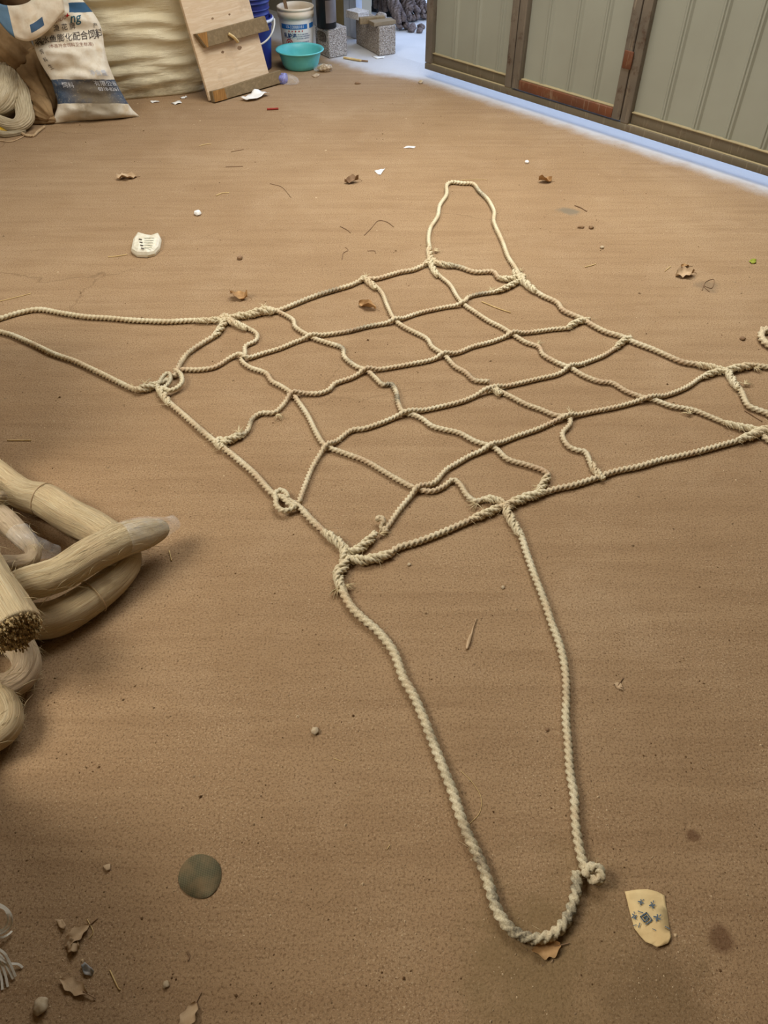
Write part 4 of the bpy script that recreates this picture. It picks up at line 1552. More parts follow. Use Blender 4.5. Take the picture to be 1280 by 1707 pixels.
pc = b2c0 + b2e1 * .12 + b2e2 * .20
cu, cv = 0, 0
V_ = proj(np.array([[pc.x, pc.y, .187]]))
pebble(float(V_[0][0]), float(V_[1][0]), .035, M['block2'], 'rubble_lump', 'grey rubble lump on top of the right concrete block', 'rubble', base=.187, sq=(1.2, 1, .7))

# black flask on the hollow block
cF = G(544.5, 45, .187)
fk = thing('black_flask', (cF.x, cF.y, .187), 'black cylindrical flask with a grey sleeve standing on the hollow concrete block', 'flask')
V, Fc, U = lathe((cF.x, cF.y, .187), [(0, 0), (.066, 0), (.070, .004), (.070, .30), (.060, .33), (0, .34)], 48)
mk('body', V, Fc, M['black'], fk)
V, Fc = [], []
tc0 = math.atan2(-cF.y, -cF.x)
for j, z in enumerate((.187 + .038, .187 + .175)):
    for i in range(17):
        a = tc0 - .05 + i / 16 * 1.75
        V.append((cF.x + .0712 * math.cos(a), cF.y + .0712 * math.sin(a), z))
for i in range(16):
    Fc.append((i, i + 1, 18 + i, 17 + i))
o = mk('sleeve', V, Fc, M['greylabel'], fk)
o['label'] = 'grey brown sleeve on the right half of the flask'
V, Fc = [], []
for j, z in enumerate((.187 + .18, .187 + .26)):
    for i in range(17):
        a = tc0 + .05 + i / 16 * 1.65
        V.append((cF.x + .0712 * math.cos(a), cF.y + .0712 * math.sin(a), z))
for i in range(16):
    Fc.append((i, i + 1, 18 + i, 17 + i))
mk('silver_band', V, Fc, M['silver'], fk)

# posts at the edge of the opening
def post(u0, u1, n, d, mat, name, label):
    s0, _ = PN(u0, 45, n)
    s1, _ = PN(u1, 45, n)
    m = MB()
    m.bbox(SN(s0, n, 0), AX * (s1 - s0), NX * d, Z * 2.5, .003)
    tag(m.build(name, mat, None, False), label, None, None, 'structure')


post(522, 529, .26, .03, M['post_blue'], 'trim_1', 'pale blue grey upright on the wall left of the flask')
post(561, 573, .25, .04, M['post_olive'], 'trim_2', 'olive brown upright right of the flask')
post(573.5, 583, .24, .05, M['post_blue'], 'trim_3', 'blue grey upright beside the olive one')
post(583.5, 594, .23, .06, M['post_blue'], 'trim_4', 'pale grey door post at the edge of the opening')
post(594.5, 602, .34, .05, M['post_olive'], 'trim_5', 'dark olive outer door post at the opening')

# ------------------------------------------------------------------ outdoors: old ropes
def outp(u, v, n):
    s, z = PN(u, v, n)
    return SN(s, n, z)


def old_hank(pts, r, label, n=7):
    P = [tuple(outp(u, v, k)) for u, v, k in pts]
    P = [(p[0], p[1], max(p[2], r * .8)) for p in P]
    b = MB()
    for q in range(n):
        ph = q / n * 6.283
        PP = []
        C, s = catmull(P, .03)
        T, N, B = frames(C)
        for i in range(len(C)):
            a = ph + s[i] * 9 + noise.noise(Vector((s[i] * 5, q, 0)))
            c = C[i, :3] + (N[i] * math.cos(a) + B[i] * math.sin(a)) * r * .55
            PP.append((c[0], c[1], max(c[2], r * .42)))
        c2, s2, V, Fc, U = rope_geo(PP, r * .36, pitch=r * 1.3, ns=12, n=3, step=.009, hand=1)
        b.add(V, Fc, U)
    o = b.build('old_rope_hank', M['oldrope'], None)
    return tag(o, label, 'old rope', 'grey old rope hanks heaped in the yard')


old_hank([(640, -40, .85), (652, -5, .80), (664, 25, .72), (672, 48, .66)], .060, 'thick grey old rope hank slanting down to the ground beside the right concrete block')
old_hank([(664, -45, 1.0), (676, -8, .98), (684, 18, .95), (690, 38, .92)], .075, 'grey old rope hank in the middle of the yard heap')
old_hank([(684, -40, 1.1), (694, -8, 1.1), (703, 15, 1.08), (712, 36, 1.05)], .065, 'grey old rope hank nearest the gate edge')
for i, (u, b_, lab) in enumerate([(627, 14, 'grey rope strand hanging left in the dark gap of the opening'), (634, 24, 'grey rope strand hanging in the middle of the dark gap'), (641, 20, 'grey rope strand hanging beside the thick old rope hank')]):
    P = [tuple(outp(u + random.uniform(-2, 2), y, .74)) for y in (-60, -20, b_ * .4, b_)]
    C, s, V, Fc, U = rope_geo(P, .028, pitch=.10, n=4, ns=16)
    tag(mk('hanging_rope', V, Fc, M['oldrope'], None), lab, 'rope', 'grey ropes hanging in the opening')
b = MB()
for k in range(5):
    P = []
    for i in range(19):
        a = math.pi + math.pi * i / 18
        q = outp(609 + (3.2 + k * 1.5) * math.cos(a), 4 - (8 + k * 2.0) * math.sin(a), .62 + .012 * k)
        P.append(tuple(q))
    P = [(P[0][0], P[0][1], P[0][2] + .5)] + P + [(P[-1][0], P[-1][1], P[-1][2] + .5)]
    V, Fc, U = tube_geo(P, .007, 7)
    b.add(V, Fc, U)
tag(b.build('cord_coil', M['oldwhite'], None), 'looped white cord coil hanging beside the dark olive post', 'cord')
# crumbs at the foot of the heap
for i in range(7):
    q = G(random.uniform(672, 712), random.uniform(46, 56))
    u_, v_ = proj(np.array([[q.x, q.y, 0]]))
    pebble(float(u_[0]), float(v_[0]), random.uniform(.018, .034), M['oldrope'], 'rope_scrap', 'small grey rope scrap crumbled at the foot of the yard heap', 'rope scrap').update({'group': 'rope scraps at the foot of the yard heap'}) if False else tag(
        pebble(float(u_[0]), float(v_[0]), random.uniform(.018, .034), M['oldrope'], 'rope_scrap', 'x', 'x'), 'small grey rope scrap crumbled at the foot of the yard heap', 'rope scrap', 'rope scraps at the foot of the yard heap')
# tarpaulin behind the hanging ropes
TS0, TS1 = PN(592, 20, .90)[0], PN(668, 20, .90)[0]
V, Fc = [], []
for j in range(13):
    for i in range(25):
        s = TS0 + (TS1 - TS0) * i / 24
        V.append(SN(s, .90 + .02 * math.sin(i * 1.3) + .01 * math.sin(j + i), .002 + 2.4 * j / 12))
        V[-1] = V[-1]
nb = len(V)
V += [v + NX * .006 for v in V]
for j in range(12):
    for i in range(24):
        q = (j * 25 + i, j * 25 + i + 1, (j + 1) * 25 + i + 1, (j + 1) * 25 + i)
        Fc.append(q)
        Fc.append(tuple(nb + k for k in reversed(q)))
tag(mk('dark_tarpaulin', V, Fc, M['tarp'], None), 'dark tarpaulin hanging behind the grey ropes outside', 'tarpaulin')

# ------------------------------------------------------------------ litter on the floor
def stick(pts, r, mat, name, label, cat, z=None):
    V, Fc, U = tube_geo([G(u, v, (z if z is not None else r) + .0005) for u, v in pts], r, 6)
    return tag(mk(name, V, Fc, M[mat], None), label, cat)


def sheet_scrap(px, mat, name, label, cat, t=.0008, crumple=.004, z0=.0015, nsub=3):
    """thin piece with real thickness, outline measured on the floor"""
    bm = bmesh.new()
    vs = [bm.verts.new(G(u, v, z0)) for u, v in px]
    bm.faces.new(vs)
    sc_ = 1.0 / max(1e-3, (vs[0].co - vs[len(vs) // 2].co).length)
    bmesh.ops.triangulate(bm, faces=bm.faces)
    bmesh.ops.subdivide_edges(bm, edges=bm.edges[:], cuts=nsub, use_grid_fill=True)
    bmesh.ops.triangulate(bm, faces=bm.faces)
    sd = random.random() * 40
    for v in bm.verts:
        v.co.z = z0 + crumple * (.5 + .9 * noise.noise(Vector((v.co.x * 2.5 * sc_, v.co.y * 2.5 * sc_, sd))) + .4 * noise.noise(Vector((v.co.x * 6 * sc_, v.co.y * 6 * sc_, sd))))
        v.co.z = max(.0008, v.co.z)
    bmesh.ops.recalc_face_normals(bm, faces=bm.faces)
    bmesh.ops.solidify(bm, geom=bm.faces[:], thickness=t)
    bm.verts.index_update()
    V = [v.co.copy() for v in bm.verts]
    lo = min(v.z for v in V)
    V = [v + Z * (.0006 - lo) for v in V]
    Fc = [tuple(v.index for v in f.verts) for f in bm.faces]
    bm.free()
    return tag(mk(name, V, Fc, mat, None), label, cat)


# patterned paper scrap
pp = [(1041, 1487), (1060, 1484), (1078, 1483), (1095, 1487), (1107, 1493), (1112, 1520), (1115, 1550), (1118, 1562), (1113, 1573), (1104, 1577), (1094, 1580), (1086, 1575), (1076, 1571), (1066, 1560), (1057, 1548), (1052, 1530), (1046, 1507)]
M['paper'] = simple('cream_paper', srgb(232, 208, 156), srgb(224, 194, 140), 12, .7, .2, bump=.5, bscale=40)
ps = sheet_scrap(pp, M['paper'], 'paper_scrap', 'cream paper scrap printed with small blue square spirals, right of the net loop', 'paper scrap', crumple=.0035, nsub=2)
M['inkblue'] = simple('blue_grey_ink', srgb(66, 92, 112), srgb(92, 112, 130), 80, .8)


def paper_mark(u, v, size, rot, kind):
    c = G(u, v, .0068)
    b = MB()

    def bar(x0, y0, x1, y1, w):
        d = Vector((x1 - x0, y1 - y0, 0))
        L = d.length
        d.normalize()
        n_ = Vector((-d.y, d.x, 0)) * w / 2
        q = [Vector((x0, y0, 0)) - d * w / 2 - n_, Vector((x1, y1, 0)) + d * w / 2 - n_, Vector((x1, y1, 0)) + d * w / 2 + n_, Vector((x0, y0, 0)) - d * w / 2 + n_]
        R_ = [Vector((p.x * math.cos(rot) - p.y * math.sin(rot), p.x * math.sin(rot) + p.y * math.cos(rot), 0)) for p in q]
        V = [c + p for p in R_] + [c + p + Z * .0002 for p in R_]
        b.add(V, [(3, 2, 1, 0), (4, 5, 6, 7), (0, 1, 5, 4), (1, 2, 6, 5), (2, 3, 7, 6), (3, 0, 4, 7)])
    if kind == 'spiral':
        S_ = size
        pts = [(-S_, -S_), (S_, -S_), (S_, S_), (-S_, S_), (-S_, -S_ * .4), (S_ * .45, -S_ * .4), (S_ * .45, S_ * .45), (-S_ * .4, S_ * .45), (-S_ * .4, S_ * .05), (0, S_ * .05)]
        for p, q in zip(pts, pts[1:]):
            bar(*p, *q, S_ * .26)
    elif kind == 'flower':
        for k in range(4):
            a = k * 1.571 + .5
            bar(.35 * size * math.cos(a), .35 * size * math.sin(a), size * math.cos(a + .6), size * math.sin(a + .6), size * .42)
        bar(size * 1.2, size * .5, size * 1.6, size * .8, size * .3)
    else:
        bar(-size, 0, size, size * .5, size * .4)
    b.build('printed_motif', M['inkblue'], ps, False)


for q in [(1077, 1531, .0076, .5, 'spiral'), (1068, 1504, .0046, .2, 'flower'), (1087, 1509, .0052, .6, 'flower'), (1057, 1528, .0048, .9, 'flower'), (1095, 1530, .0056, .1, 'flower'), (1067, 1521, .004, -.6, 'leaf'),
          (1058, 1543, .003, 0, 'leaf'), (1066, 1543, .004, .8, 'leaf'), (1112, 1547, .004, -.8, 'leaf'), (1090, 1550, .003, -.7, 'leaf')]:
    paper_mark(*q)

# round mesh disc pressed into the floor
def disc_mat():
    m = Mat('grey_green_mesh', .8, .2)
    v = m.coord()
    ck = m.n('ShaderNodeTexChecker')
    ck.inputs['Scale'].default_value = 420
    ck.inputs['Color1'].default_value = srgb(110, 104, 78)
    ck.inputs['Color2'].default_value = srgb(84, 80, 60)
    m.l(m.coord(rot=(0, 0, .5)), ck.inputs['Vector'])
    c = m.mix(m.math('MULTIPLY', m.ramp(m.noise(v, 24, 4), [(.42, (0, 0, 0)), (.66, (1, 1, 1))]), .6), ck.outputs['Color'], srgb(140, 116, 84))
    m.col(c)
    m.bump(ck.outputs['Fac'], .4, .002)
    return m.m


pxs = [(333 + 36 * math.cos(a) * (1 - .06 * math.sin(2 * a)), 1461 + 37 * math.sin(a) * (1 + .05 * math.cos(a))) for a in [k / 32 * 6.283 for k in range(32)]]
sheet_scrap(pxs, disc_mat(), 'mesh_disc', 'round grey green mesh disc trodden flat into the floor at lower left', 'mesh disc', t=.0008, crumple=.0012, nsub=1)

# crushed printed white pack
def pack():
    p = G(242, 406)
    t = thing('crushed_packet', p[:], 'crushed white printed packet alone on the floor left of the net', 'packet')
    top = [(219, 416), (222, 400), (230, 389), (242, 391), (252, 393), (264, 390), (268, 399), (265, 412), (257, 420), (245, 423), (228, 422)]
    V = []
    c = G(243, 406, .035)
    n = len(top)
    rings = [(1.0, .002), (1.04, .014), (.97, .026), (.80, .034), (.45, .036)]
    for k, z in rings:
        for (u, v) in top:
            q = G(u, v, .02)
            q = Vector((c.x + (q.x - c.x) * k, c.y + (q.y - c.y) * k, z + .006 * noise.noise(Vector((u * .13, v * .17, k * 3)))))
            q.z = max(q.z, .001)
            V.append(q)
    V.append(Vector((c.x, c.y, .034)))
    Fc = []
    for r in range(len(rings) - 1):
        for i in range(n):
            j = (i + 1) % n
            Fc.append((r * n + i, r * n + j, (r + 1) * n + j, (r + 1) * n + i))
    Fc += [((len(rings) - 1) * n + i, (len(rings) - 1) * n + (i + 1) % n, len(V) - 1) for i in range(n)]
    Fc.append(tuple(range(n)))
    M['packet'] = simple('creased_white_packet', srgb(214, 206, 182), srgb(232, 228, 210), 30, .45, .4, bump=.7, bscale=45)
    mk('packet_body', V, Fc, M['packet'], t, smooth=False)
    # printed lines
    M['greenink'] = simple('grey_green_ink', srgb(120, 122, 100), srgb(150, 150, 128), 60, .7)
    for i in range(4):
        b = MB()
        a, bq = G(231 + i * 1.2, 399 + i * 5, .0385), G(236 + i * 1.2, 400 + i * 5, .0385)
        b.box(a, bq - a, (0, .008, 0), (0, 0, .0006))
        b.build('printed_line', M['printblack'], t, False)
    for i in range(5):
        b = MB()
        a, bq = G(240, 397 + i * 4, .0390), G(257 - i, 397 + i * 4, .0390)
        b.box(a, bq - a, (0, .003, 0), (0, 0, .0006))
        b.build('printed_line', M['greenink'], t, False)


pack()


def leaf(u, v, L, W, rot, curl, mat, label, z=.002, name='dry_leaf'):
    p = G(u, v)
    nl, nw = 16, 8
    V, Fc = [], []
    sd = random.random() * 30
    for j in range(nl + 1):
        t = j / nl
        w = W * math.sin(math.pi * min(1, t * .94 + .03)) ** .8 * (1 + .18 * math.sin(t * 16 + sd))
        for i in range(nw + 1):
            a = 2 * i / nw - 1
            x = (t - .5) * L
            y = a * w
            zz = .55 * curl * (abs(a) ** 1.7) * W * (1 + .6 * math.sin(t * 5 + sd + a)) + .3 * curl * W * math.sin(t * 4 + sd) * t + .45 * W * noise.noise(Vector((x * 55, y * 55, sd)))
            V.append(Vector((p.x + x * math.cos(rot) - y * math.sin(rot), p.y + x * math.sin(rot) + y * math.cos(rot), zz)))
    lo = min(q.z for q in V)
    for q in V:
        q.z += z - lo
    nb = len(V)
    V += [q - Z * .0007 for q in V]
    for j in range(nl):
        for i in range(nw):
            q = (j * (nw + 1) + i, j * (nw + 1) + i + 1, (j + 1) * (nw + 1) + i + 1, (j + 1) * (nw + 1) + i)
            Fc.append(q)
            Fc.append(tuple(nb + k for k in reversed(q)))
    t = thing(name, p[:], label, 'leaf')
    mk('blade', V, Fc, M[mat], t)
    e = V[nl * (nw + 1) + nw // 2]
    d = Vector((math.cos(rot), math.sin(rot), 0))
    Vs, Fs, Us = tube_geo([e - d * .01, e + d * .008, e + d * .018 - Z * max(0, e.z - .003)], .0011, 5)
    mk('stem', Vs, Fs, M['twig'], t)


leaf(399, 497, .075, .026, -.3, 1.0, 'leaf', 'curled brown dry leaf just above the left knot of the net')
leaf(612, 513, .080, .018, -.5, 1.3, 'leaf', 'rolled brown dry leaf inside a mesh square under the back border rope')
leaf(1140, 460, .080, .028, .2, .9, 'leafpale', 'crumpled pale brown leaf alone on the floor at far right of the net')
leaf(1141, 445, .035, .012, .1, .8, 'leaf', 'small dark leaf bit just above the crumpled pale brown leaf')
leaf(908, 304, .070, .022, .1, 1.4, 'leaf', 'curled dark leaf near the gate, right of the back loop')
leaf(586, 305, .075, .020, .3, 1.4, 'twig', 'dark forked dry leaf below the white paper triangle')
leaf(212, 298, .100, .030, .4, .6, 'leafpale', 'pale flat dry leaf on the floor in front of the bale')
leaf(910, 1582, .055, .018, .2, .5, 'leaf', 'torn brown leaf half under the near end of the net loop')
leaf(125, 1646, .060, .011, -.4, .6, 'leafpale', 'narrow pale husk near the bottom left corner')
leaf(1030, 1143, .018, .009, .9, .3, 'leafpale', 'tiny pale leaf fleck outside the right strand of the near loop')
leaf(315, 1697, .050, .014, 1.2, .9, 'leafpale', 'pale shredded husk at the bottom edge')
leaf(130, 1560, .050, .012, .8, .9, 'leafpale', 'pale torn husk beside the blue scrap at lower left')

sheet_scrap([(624, 286), (631, 291), (634, 292), (642, 281), (634, 283)], M['white'], 'paper_triangle', 'small white paper triangle, nearer of two on the far floor', 'paper scrap', crumple=.006)
sheet_scrap([(672, 247), (680, 243), (693, 245), (690, 247), (680, 247)], M['white'], 'paper_triangle', 'thin white paper sliver, farther of two scraps on the far floor', 'paper scrap', crumple=.004)
sheet_scrap([(402, 168), (415, 160), (428, 155), (440, 157), (450, 160), (440, 163), (426, 169), (412, 170)], M['white'], 'crumpled_paper', 'crumpled white paper lying before the leaning board', 'paper scrap', crumple=.030)
sheet_scrap([(620, 94), (641, 94), (640, 97), (628, 98)], M['white'], 'paper_strip', 'white paper strip at the foot of the right concrete block', 'paper scrap', crumple=.006)
stick([(573, 96), (590, 99), (602, 101)], .008, 'straw', 'wood_stick', 'pale stick lying in front of the hollow concrete block', 'stick')
stick([(602, 101), (613, 102)], .006, 'twig', 'wood_stick', 'short dark twig at the end of the pale stick by the blocks', 'stick')
stick([(445, 182), (464, 181)], .006, 'red', 'red_stick', 'thin red stick on the floor before the board', 'stick')
sheet_scrap([(1248, 436), (1254, 432), (1260, 434), (1260, 439), (1252, 440)], M['green'], 'green_scrap', 'small yellow green scrap at the right edge', 'scrap', crumple=.008)
# clear wrapper by the board foot
wr = thing('plastic_wrapper', G(478, 133)[:], 'clear crumpled wrapper with a blue printed end at the foot of the board', 'wrapper')
C2, V, Fc, U = hank_geo([(466, 131, .025, .030), (474, 132, .028, .034), (484, 133, .028, .032), (493, 135, .02, .022), (498, 136, .012, .008)], ns=24, ridges=.15, lump=.3)
mk('film', V, Fc, M['film'], wr, uv=U)
C2, V, Fc, U = hank_geo([(465, 131, .025, .032), (470, 131.5, .027, .036), (475, 132, .028, .036)], ns=24, ridges=.10, lump=.2)
M['filmblue'] = film_mat('blue_printed_film', .6, (.25, .28, .75, 1))
o = mk('printed_end', V, Fc, M['filmblue'], wr, uv=U)
o['label'] = 'blue printed end of the wrapper'
# heap of torn bits by the basin
M['crumbly'] = simple('crumbly_litter', srgb(150, 122, 88), srgb(226, 206, 174), 60, .9, bump=1.0, bscale=80, bdist=.02)
pebble(541, 119, .042, M['crumbly'], 'litter_lump', 'crumbly cream litter lump on the floor right of the basin', 'litter', sq=(1.2, .8, .6))
sheet_scrap([(520, 127), (526, 123), (533, 124), (531, 128), (524, 129)], M['leafpale'], 'husk_scrap', 'flat cream flake left of the litter lump by the basin', 'scrap', crumple=.012)
sheet_scrap([(523, 116), (535, 111), (552, 112), (553, 118), (540, 121), (525, 122)], M['film'], 'film_scrap', 'grey clear film scrap behind the litter lump by the basin', 'film scrap', crumple=.03)
for (a, lab) in (([(285, 172), (300, 168), (303, 172), (292, 175)], 'white flake on the floor against the bale bottom'), ([(300, 163), (310, 160), (312, 163), (303, 165)], 'small white flake at the foot of the bale near the board'),
                 ([(250, 170), (262, 168), (266, 170), (254, 172)], 'white flake under the bale right of the sack')):
    sheet_scrap(a, M['white'], 'white_flake', lab, 'scrap', crumple=.008)

pebble(330, 358, .017, M['white'], 'white_pebble', 'round white pebble left of centre on the far floor', 'pebble')
pebble(525, 1220, .009, M['stone'], 'pebble', 'tan pebble left of the near net loop', 'pebble')
pebble(968, 380, .010, M['stonedark'], 'pebble', 'brown pebble right of the back loop, farther of two', 'pebble', sq=(1.6, .7, .6))
pebble(985, 381, .011, M['stonedark'], 'pebble', 'brown pebble beside the grey stain right of the back loop', 'pebble')
pebble(1003, 414, .009, M['stone'], 'pebble', 'small pale pebble nearest the right border rope beyond the net', 'pebble')
pebble(70, 1679, .013, M['stone'], 'pebble', 'tan stone near the bottom left corner', 'pebble', sq=(1, 1.1, .8))
pebble(838, 980, .005, M['stone'], 'pebble', 'tiny tan stone inside the near net loop at its top', 'pebble')
pebble(682, 942, .005, M['stone'], 'pebble', 'tiny tan stone under the near border rope', 'pebble')
pebble(878, 272, .012, M['white'], 'pebble', 'pale pebble between the back loop and the gate', 'pebble')
pebble(277, 1642, .006, M['stone'], 'pebble', 'small pale stone at bottom left, below the mesh disc', 'pebble')
pebble(400, 432, .012, M['twig'], 'soil_clod', 'small dark soil clod above the left part of the net', 'soil clod')
pebble(912, 1217, .004, M['twig'], 'soil_clod', 'tiny dark clod inside the near net loop', 'soil clod')
pebble(1237, 566, .010, M['twig'], 'soil_clod', 'dark clod left of the curled rope loop at right', 'soil clod')
pebble(701, 139, .016, M['stone'], 'pebble', 'pale pebble on the floor near the gate corner', 'pebble')
pebble(596, 140, .012, M['twig'], 'soil_clod', 'small dark clod in front of the concrete blocks', 'soil clod', sq=(1.8, .8, .6))

sticks = [
    ([(803, 503), (830, 514), (851, 521)], .0035, 'straw', 'yellow straw lying beside the back right mesh square'),
    ([(0, 502), (25, 496), (52, 489)], .0022, 'straw', 'thin straw at the left edge above the net loop'),
    ([(12, 734), (52, 734)], .0026, 'straw', 'pale straw left of the net near the hanks'),
    ([(768, 1285), (788, 1305), (802, 1330), (799, 1355), (780, 1376)], .0009, 'straw', 'long fine curved straw beside the left strand of the near loop'),
    ([(975, 445), (984, 443), (993, 440)], .0028, 'straw', 'short pale straw right of the back net corner'),
    ([(1108, 452), (1118, 444)], .0024, 'straw', 'short straw near the crumpled pale leaf'),
    ([(1241, 684), (1270, 702)], .0030, 'twig', 'brown twig at the right net corner between two ropes'),
    ([(768, 300), (800, 299), (812, 300)], .0016, 'straw', 'thin straw touching the tip of the back loop'),
    ([(180, 428), (195, 427), (212, 424)], .0030, 'straw', 'straw just below the crushed packet'),
    ([(332, 243), (345, 240), (352, 240)], .0028, 'straw', 'pale straw on the far floor in front of the bale'),
    ([(376, 278), (405, 277)], .0025, 'twig', 'dark straight twig on the far floor left of centre'),
    ([(385, 253), (406, 249)], .0022, 'twig', 'thin dark twig farther back on the floor left of centre'),
    ([(360, 326), (370, 322), (382, 321)], .0030, 'straw', 'light splinter on the floor above the white pebble'),
    ([(450, 306), (470, 312), (485, 329)], .0020, 'twig', 'curved dark scratch-like twig on the floor left of centre'),
    ([(567, 377), (580, 384), (584, 388)], .0026, 'twig', 'dark twig bit above the back border rope'),
    ([(607, 392), (618, 381), (630, 368), (645, 370), (656, 378)], .0024, 'twig', 'bent wiry dark twig above the back border rope'),
    ([(570, 432), (572, 422), (580, 417), (576, 412)], .0020, 'twig', 'hooked dark twig near the back border rope'),
    ([(612, 418), (624, 418), (626, 422)], .0020, 'twig', 'tiny bent twig beside the hooked one'),
    ([(1170, 484), (1176, 470), (1190, 466), (1186, 480), (1172, 476), (1182, 486)], .0020, 'twig', 'tangle of dark wiry stem at right beyond the net'),
    ([(958, 342), (970, 347), (978, 352)], .0040, 'twig', 'grey brown stick on the grey floor stain'),
    ([(145, 1532), (152, 1545), (155, 1555), (148, 1565)], .0012, 'straw', 'thin twisted white fibre at lower left'),
    ([(183, 1617), (190, 1632), (197, 1647), (201, 1650)], .0018, 'straw', 'dry grass blade at lower left below the blue scrap'),
    ([(312, 1585), (316, 1595), (313, 1602)], .0016, 'twig', 'tiny curved twig at bottom left'),
    ([(282, 918), (286, 935)], .0022, 'straw', 'short tan splinter right of the wrapped hank tip'),
    ([(72, 1150), (77, 1142)], .0014, 'twig', 'tiny dark twig beside the lowest hanks'),
    ([(645, 1416), (650, 1408)], .0010, 'straw', 'tiny straw on the open floor left of the near loop'),
    ([(556, 1264), (572, 1270)], .0008, 'straw', 'tiny pale fibre left of the near loop'),
]
for pts, r, mat, lab in sticks:
    stick(pts, r * .72, mat, 'straw' if mat == 'straw' else 'twig', lab, 'straw' if mat == 'straw' else 'twig')

# dry stalk inside the near loop
stk = MB()
for pts, rr in (([(794, 1031), (789, 1045), (785, 1060)], [.0012, .0018, .0030]), ([(785, 1058), (781, 1070), (778, 1082)], [.0035, .0055, .0030]), ([(779, 1068), (772, 1062)], [.0015, .0006])):
    V, Fc, U = tube_geo([G(u, v, .004) for u, v in pts], rr, 7)
    stk.add(V, Fc, U)
tag(stk.build('dry_stalk', M['leafpale'], None), 'dry frayed stalk lying inside the near net loop', 'dry stalk')
# blue scrap lower left
sheet_scrap([(136, 1610), (142, 1605), (150, 1612), (158, 1620), (152, 1628), (142, 1625)], simple('blue_grey_scrap', srgb(140, 146, 150), srgb(176, 172, 168), 60, .6), 'plastic_scrap', 'small blue grey plastic scrap at lower left', 'scrap', crumple=.012)
sheet_scrap([(112, 1580), (120, 1566), (130, 1568), (136, 1580), (126, 1590), (114, 1590)], M['leafpale'], 'husk_scrap', 'pale crumpled husk flake left of the blue grey scrap', 'scrap', crumple=.018)
sheet_scrap([(94, 1535), (104, 1532), (112, 1545), (108, 1552), (98, 1545)], M['leafpale'], 'husk_scrap', 'small pale husk flake above the lower left scraps', 'scrap', crumple=.010)
sheet_scrap([(172, 1444), (184, 1440), (184, 1450), (178, 1453)], M['leafpale'], 'husk_scrap', 'small pale flake left of the round mesh disc', 'scrap', crumple=.006)
sheet_scrap([(1040, 1152), (1028, 1148), (1034, 1140)], M['leafpale'], 'husk_scrap', 'thin pale flake beside the right strand of the near loop', 'scrap', crumple=.004)

# white strapping offcuts at the lower left edge
def strip_geo(px, w=.004, t=.0010):
    P = [G(u, v, z) for u, v, z in px]
    C, s = catmull([tuple(p) for p in P], .006)
    T, N, B = frames(C)
    V, Fc = [], []
    for i in range(len(C)):
        side = np.cross(T[i], np.array([0, 0, 1.0]))
        side /= np.linalg.norm(side) + 1e-9
        upv = np.cross(side, T[i])
        for a, b in ((-1, -1), (1, -1), (1, 1), (-1, 1)):
            V.append(C[i, :3] + side * a * w / 2 + upv * b * t / 2)
    for i in range(len(C) - 1):
        for j in range(4):
            k = (j + 1) % 4
            Fc.append((i * 4 + j, i * 4 + k, i * 4 + 4 + k, i * 4 + 4 + j))
    Fc += [(3, 2, 1, 0), tuple(len(V) - 4 + k for k in range(4))]
    return V, Fc


st = thing('strapping_bunch', G(5, 1580)[:], 'bunch of white plastic strapping strips curling in at the lower left edge', 'strapping')
for px in ([(-40, 1500, .02), (-5, 1506, .05), (14, 1518, .06), (20, 1535, .05), (12, 1550, .03), (-10, 1560, .015), (-40, 1566, .01)],
           [(-40, 1512, .02), (0, 1512, .04), (12, 1522, .045), (12, 1540, .03), (0, 1552, .02), (-30, 1556, .01)],
           [(-30, 1560, .012), (0, 1563, .012), (14, 1558, .010), (20, 1552, .006)],
           [(-30, 1585, .03), (0, 1598, .024), (15, 1606, .016), (30, 1607, .008), (38, 1613, .003)],
           [(-25, 1580, .02), (0, 1592, .02), (12, 1612, .014), (22, 1632, .004)],
           [(-25, 1588, .02), (-2, 1602, .018), (8, 1622, .010), (13, 1645, .003)],
           [(-25, 1570, .025), (4, 1586, .03), (14, 1600, .022), (26, 1628, .006)],
           [(-30, 1598, .014), (-6, 1610, .012), (2, 1630, .006), (4, 1650, .003)]):
    V, Fc = strip_geo(px)
    mk('strap_strip', V, Fc, M['strap'], st, smooth=False)

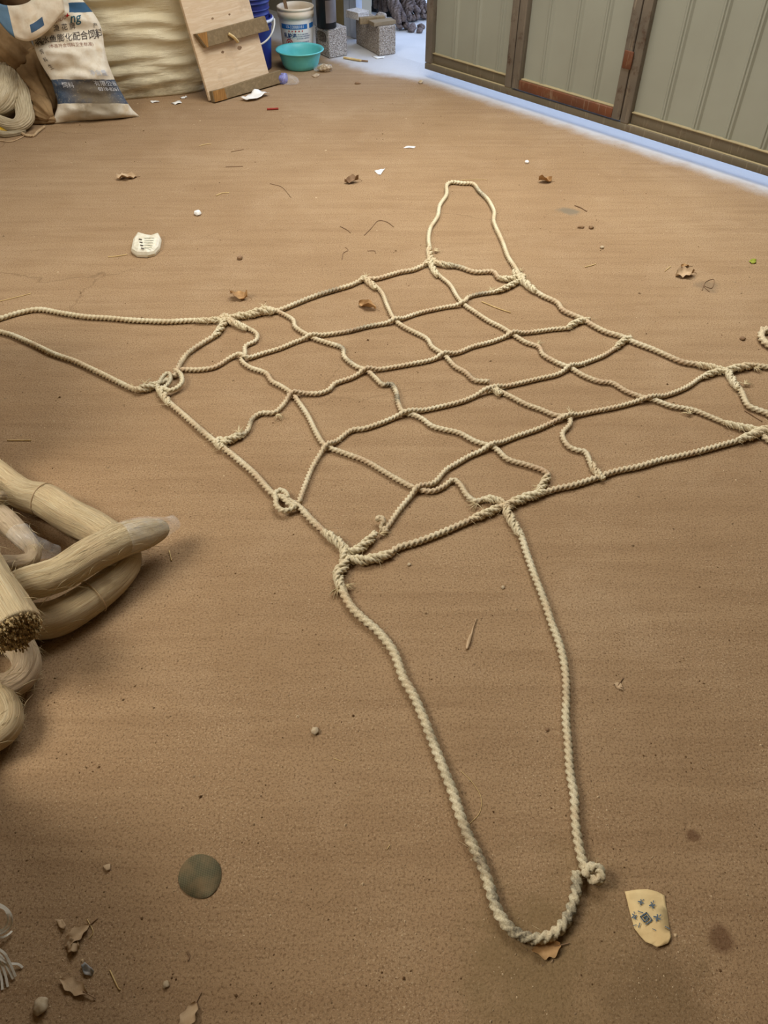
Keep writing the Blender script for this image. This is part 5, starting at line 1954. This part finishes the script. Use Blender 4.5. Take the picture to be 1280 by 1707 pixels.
# crumbs of soil and chaff: more than anyone could count
cb_ = MB()
for i in range(2600):
    u = random.uniform(-60, 1340)
    v = random.uniform(140, 1760)
    p = G(u, v)
    q = p - GO
    if q.dot(NX) > -.14:
        continue
    d = p.length
    r = random.uniform(.0006, .0020) * (1 + .25 * d) * (1.9 if random.random() < .06 else 1)
    an = random.random() * 6.28
    V = []
    for k in range(5):
        a = an + k * 1.2566
        rr = r * random.uniform(.6, 1.3)
        V.append((p.x + rr * math.cos(a), p.y + rr * math.sin(a), .0002))
    V.append((p.x, p.y, r * random.uniform(.5, 1.1)))
    cb_.add(V, [(k, (k + 1) % 5, 5) for k in range(5)])
M['crumb'] = simple('soil_crumbs', srgb(104, 80, 56), srgb(196, 172, 138), 9, .95, .05, det=0, lo=.40, hi=.60)
tag(cb_.build('soil_crumbs', M['crumb'], None, False), 'scattered soil crumbs and chaff all over the brown floor', 'soil crumbs', None, 'stuff')

# ------------------------------------------------------------------ light
def area(name, loc, target, sx, sy, energy, col, spread=180):
    l = bpy.data.lights.new(name, 'AREA')
    l.shape = 'RECTANGLE'
    l.size = sx
    l.size_y = sy
    l.energy = energy
    l.spread = math.radians(spread)
    l.color = col
    o = bpy.data.objects.new(name, l)
    COL.objects.link(o)
    o.location = loc
    d = Vector(target) - Vector(loc)
    o.rotation_euler = d.to_track_quat('-Z', 'Y').to_euler()
    o['kind'] = 'helper'
    return o


WARM = (1.0, .95, .86)
area('fill_light_front', (0.6, 3.8, 3.35), (0.6, 3.6, 0), 3.2, 2.4, 128, (1.0, .985, .95), 130)  # unseen area light added under the solid ceiling, brightens the gate end
area('fill_light_rear', (-2.4, .75, 3.3), (-.5, .6, 0), 1.5, 2.6, 200, (1.0, .93, .82))  # unseen warm area light added at upper left for the near floor

w = bpy.data.worlds.new('sky')
SC.world = w
w.use_nodes = True
bg = w.node_tree.nodes['Background']
bg.inputs['Color'].default_value = (.50, .66, 1.0, 1)
bg.inputs['Strength'].default_value = 3.0

SC.view_settings.view_transform = 'Standard'
SC.view_settings.look = 'None'
SC.view_settings.exposure = 0.0
SC.view_settings.gamma = 1.0
SC.view_settings.use_curve_mapping = False
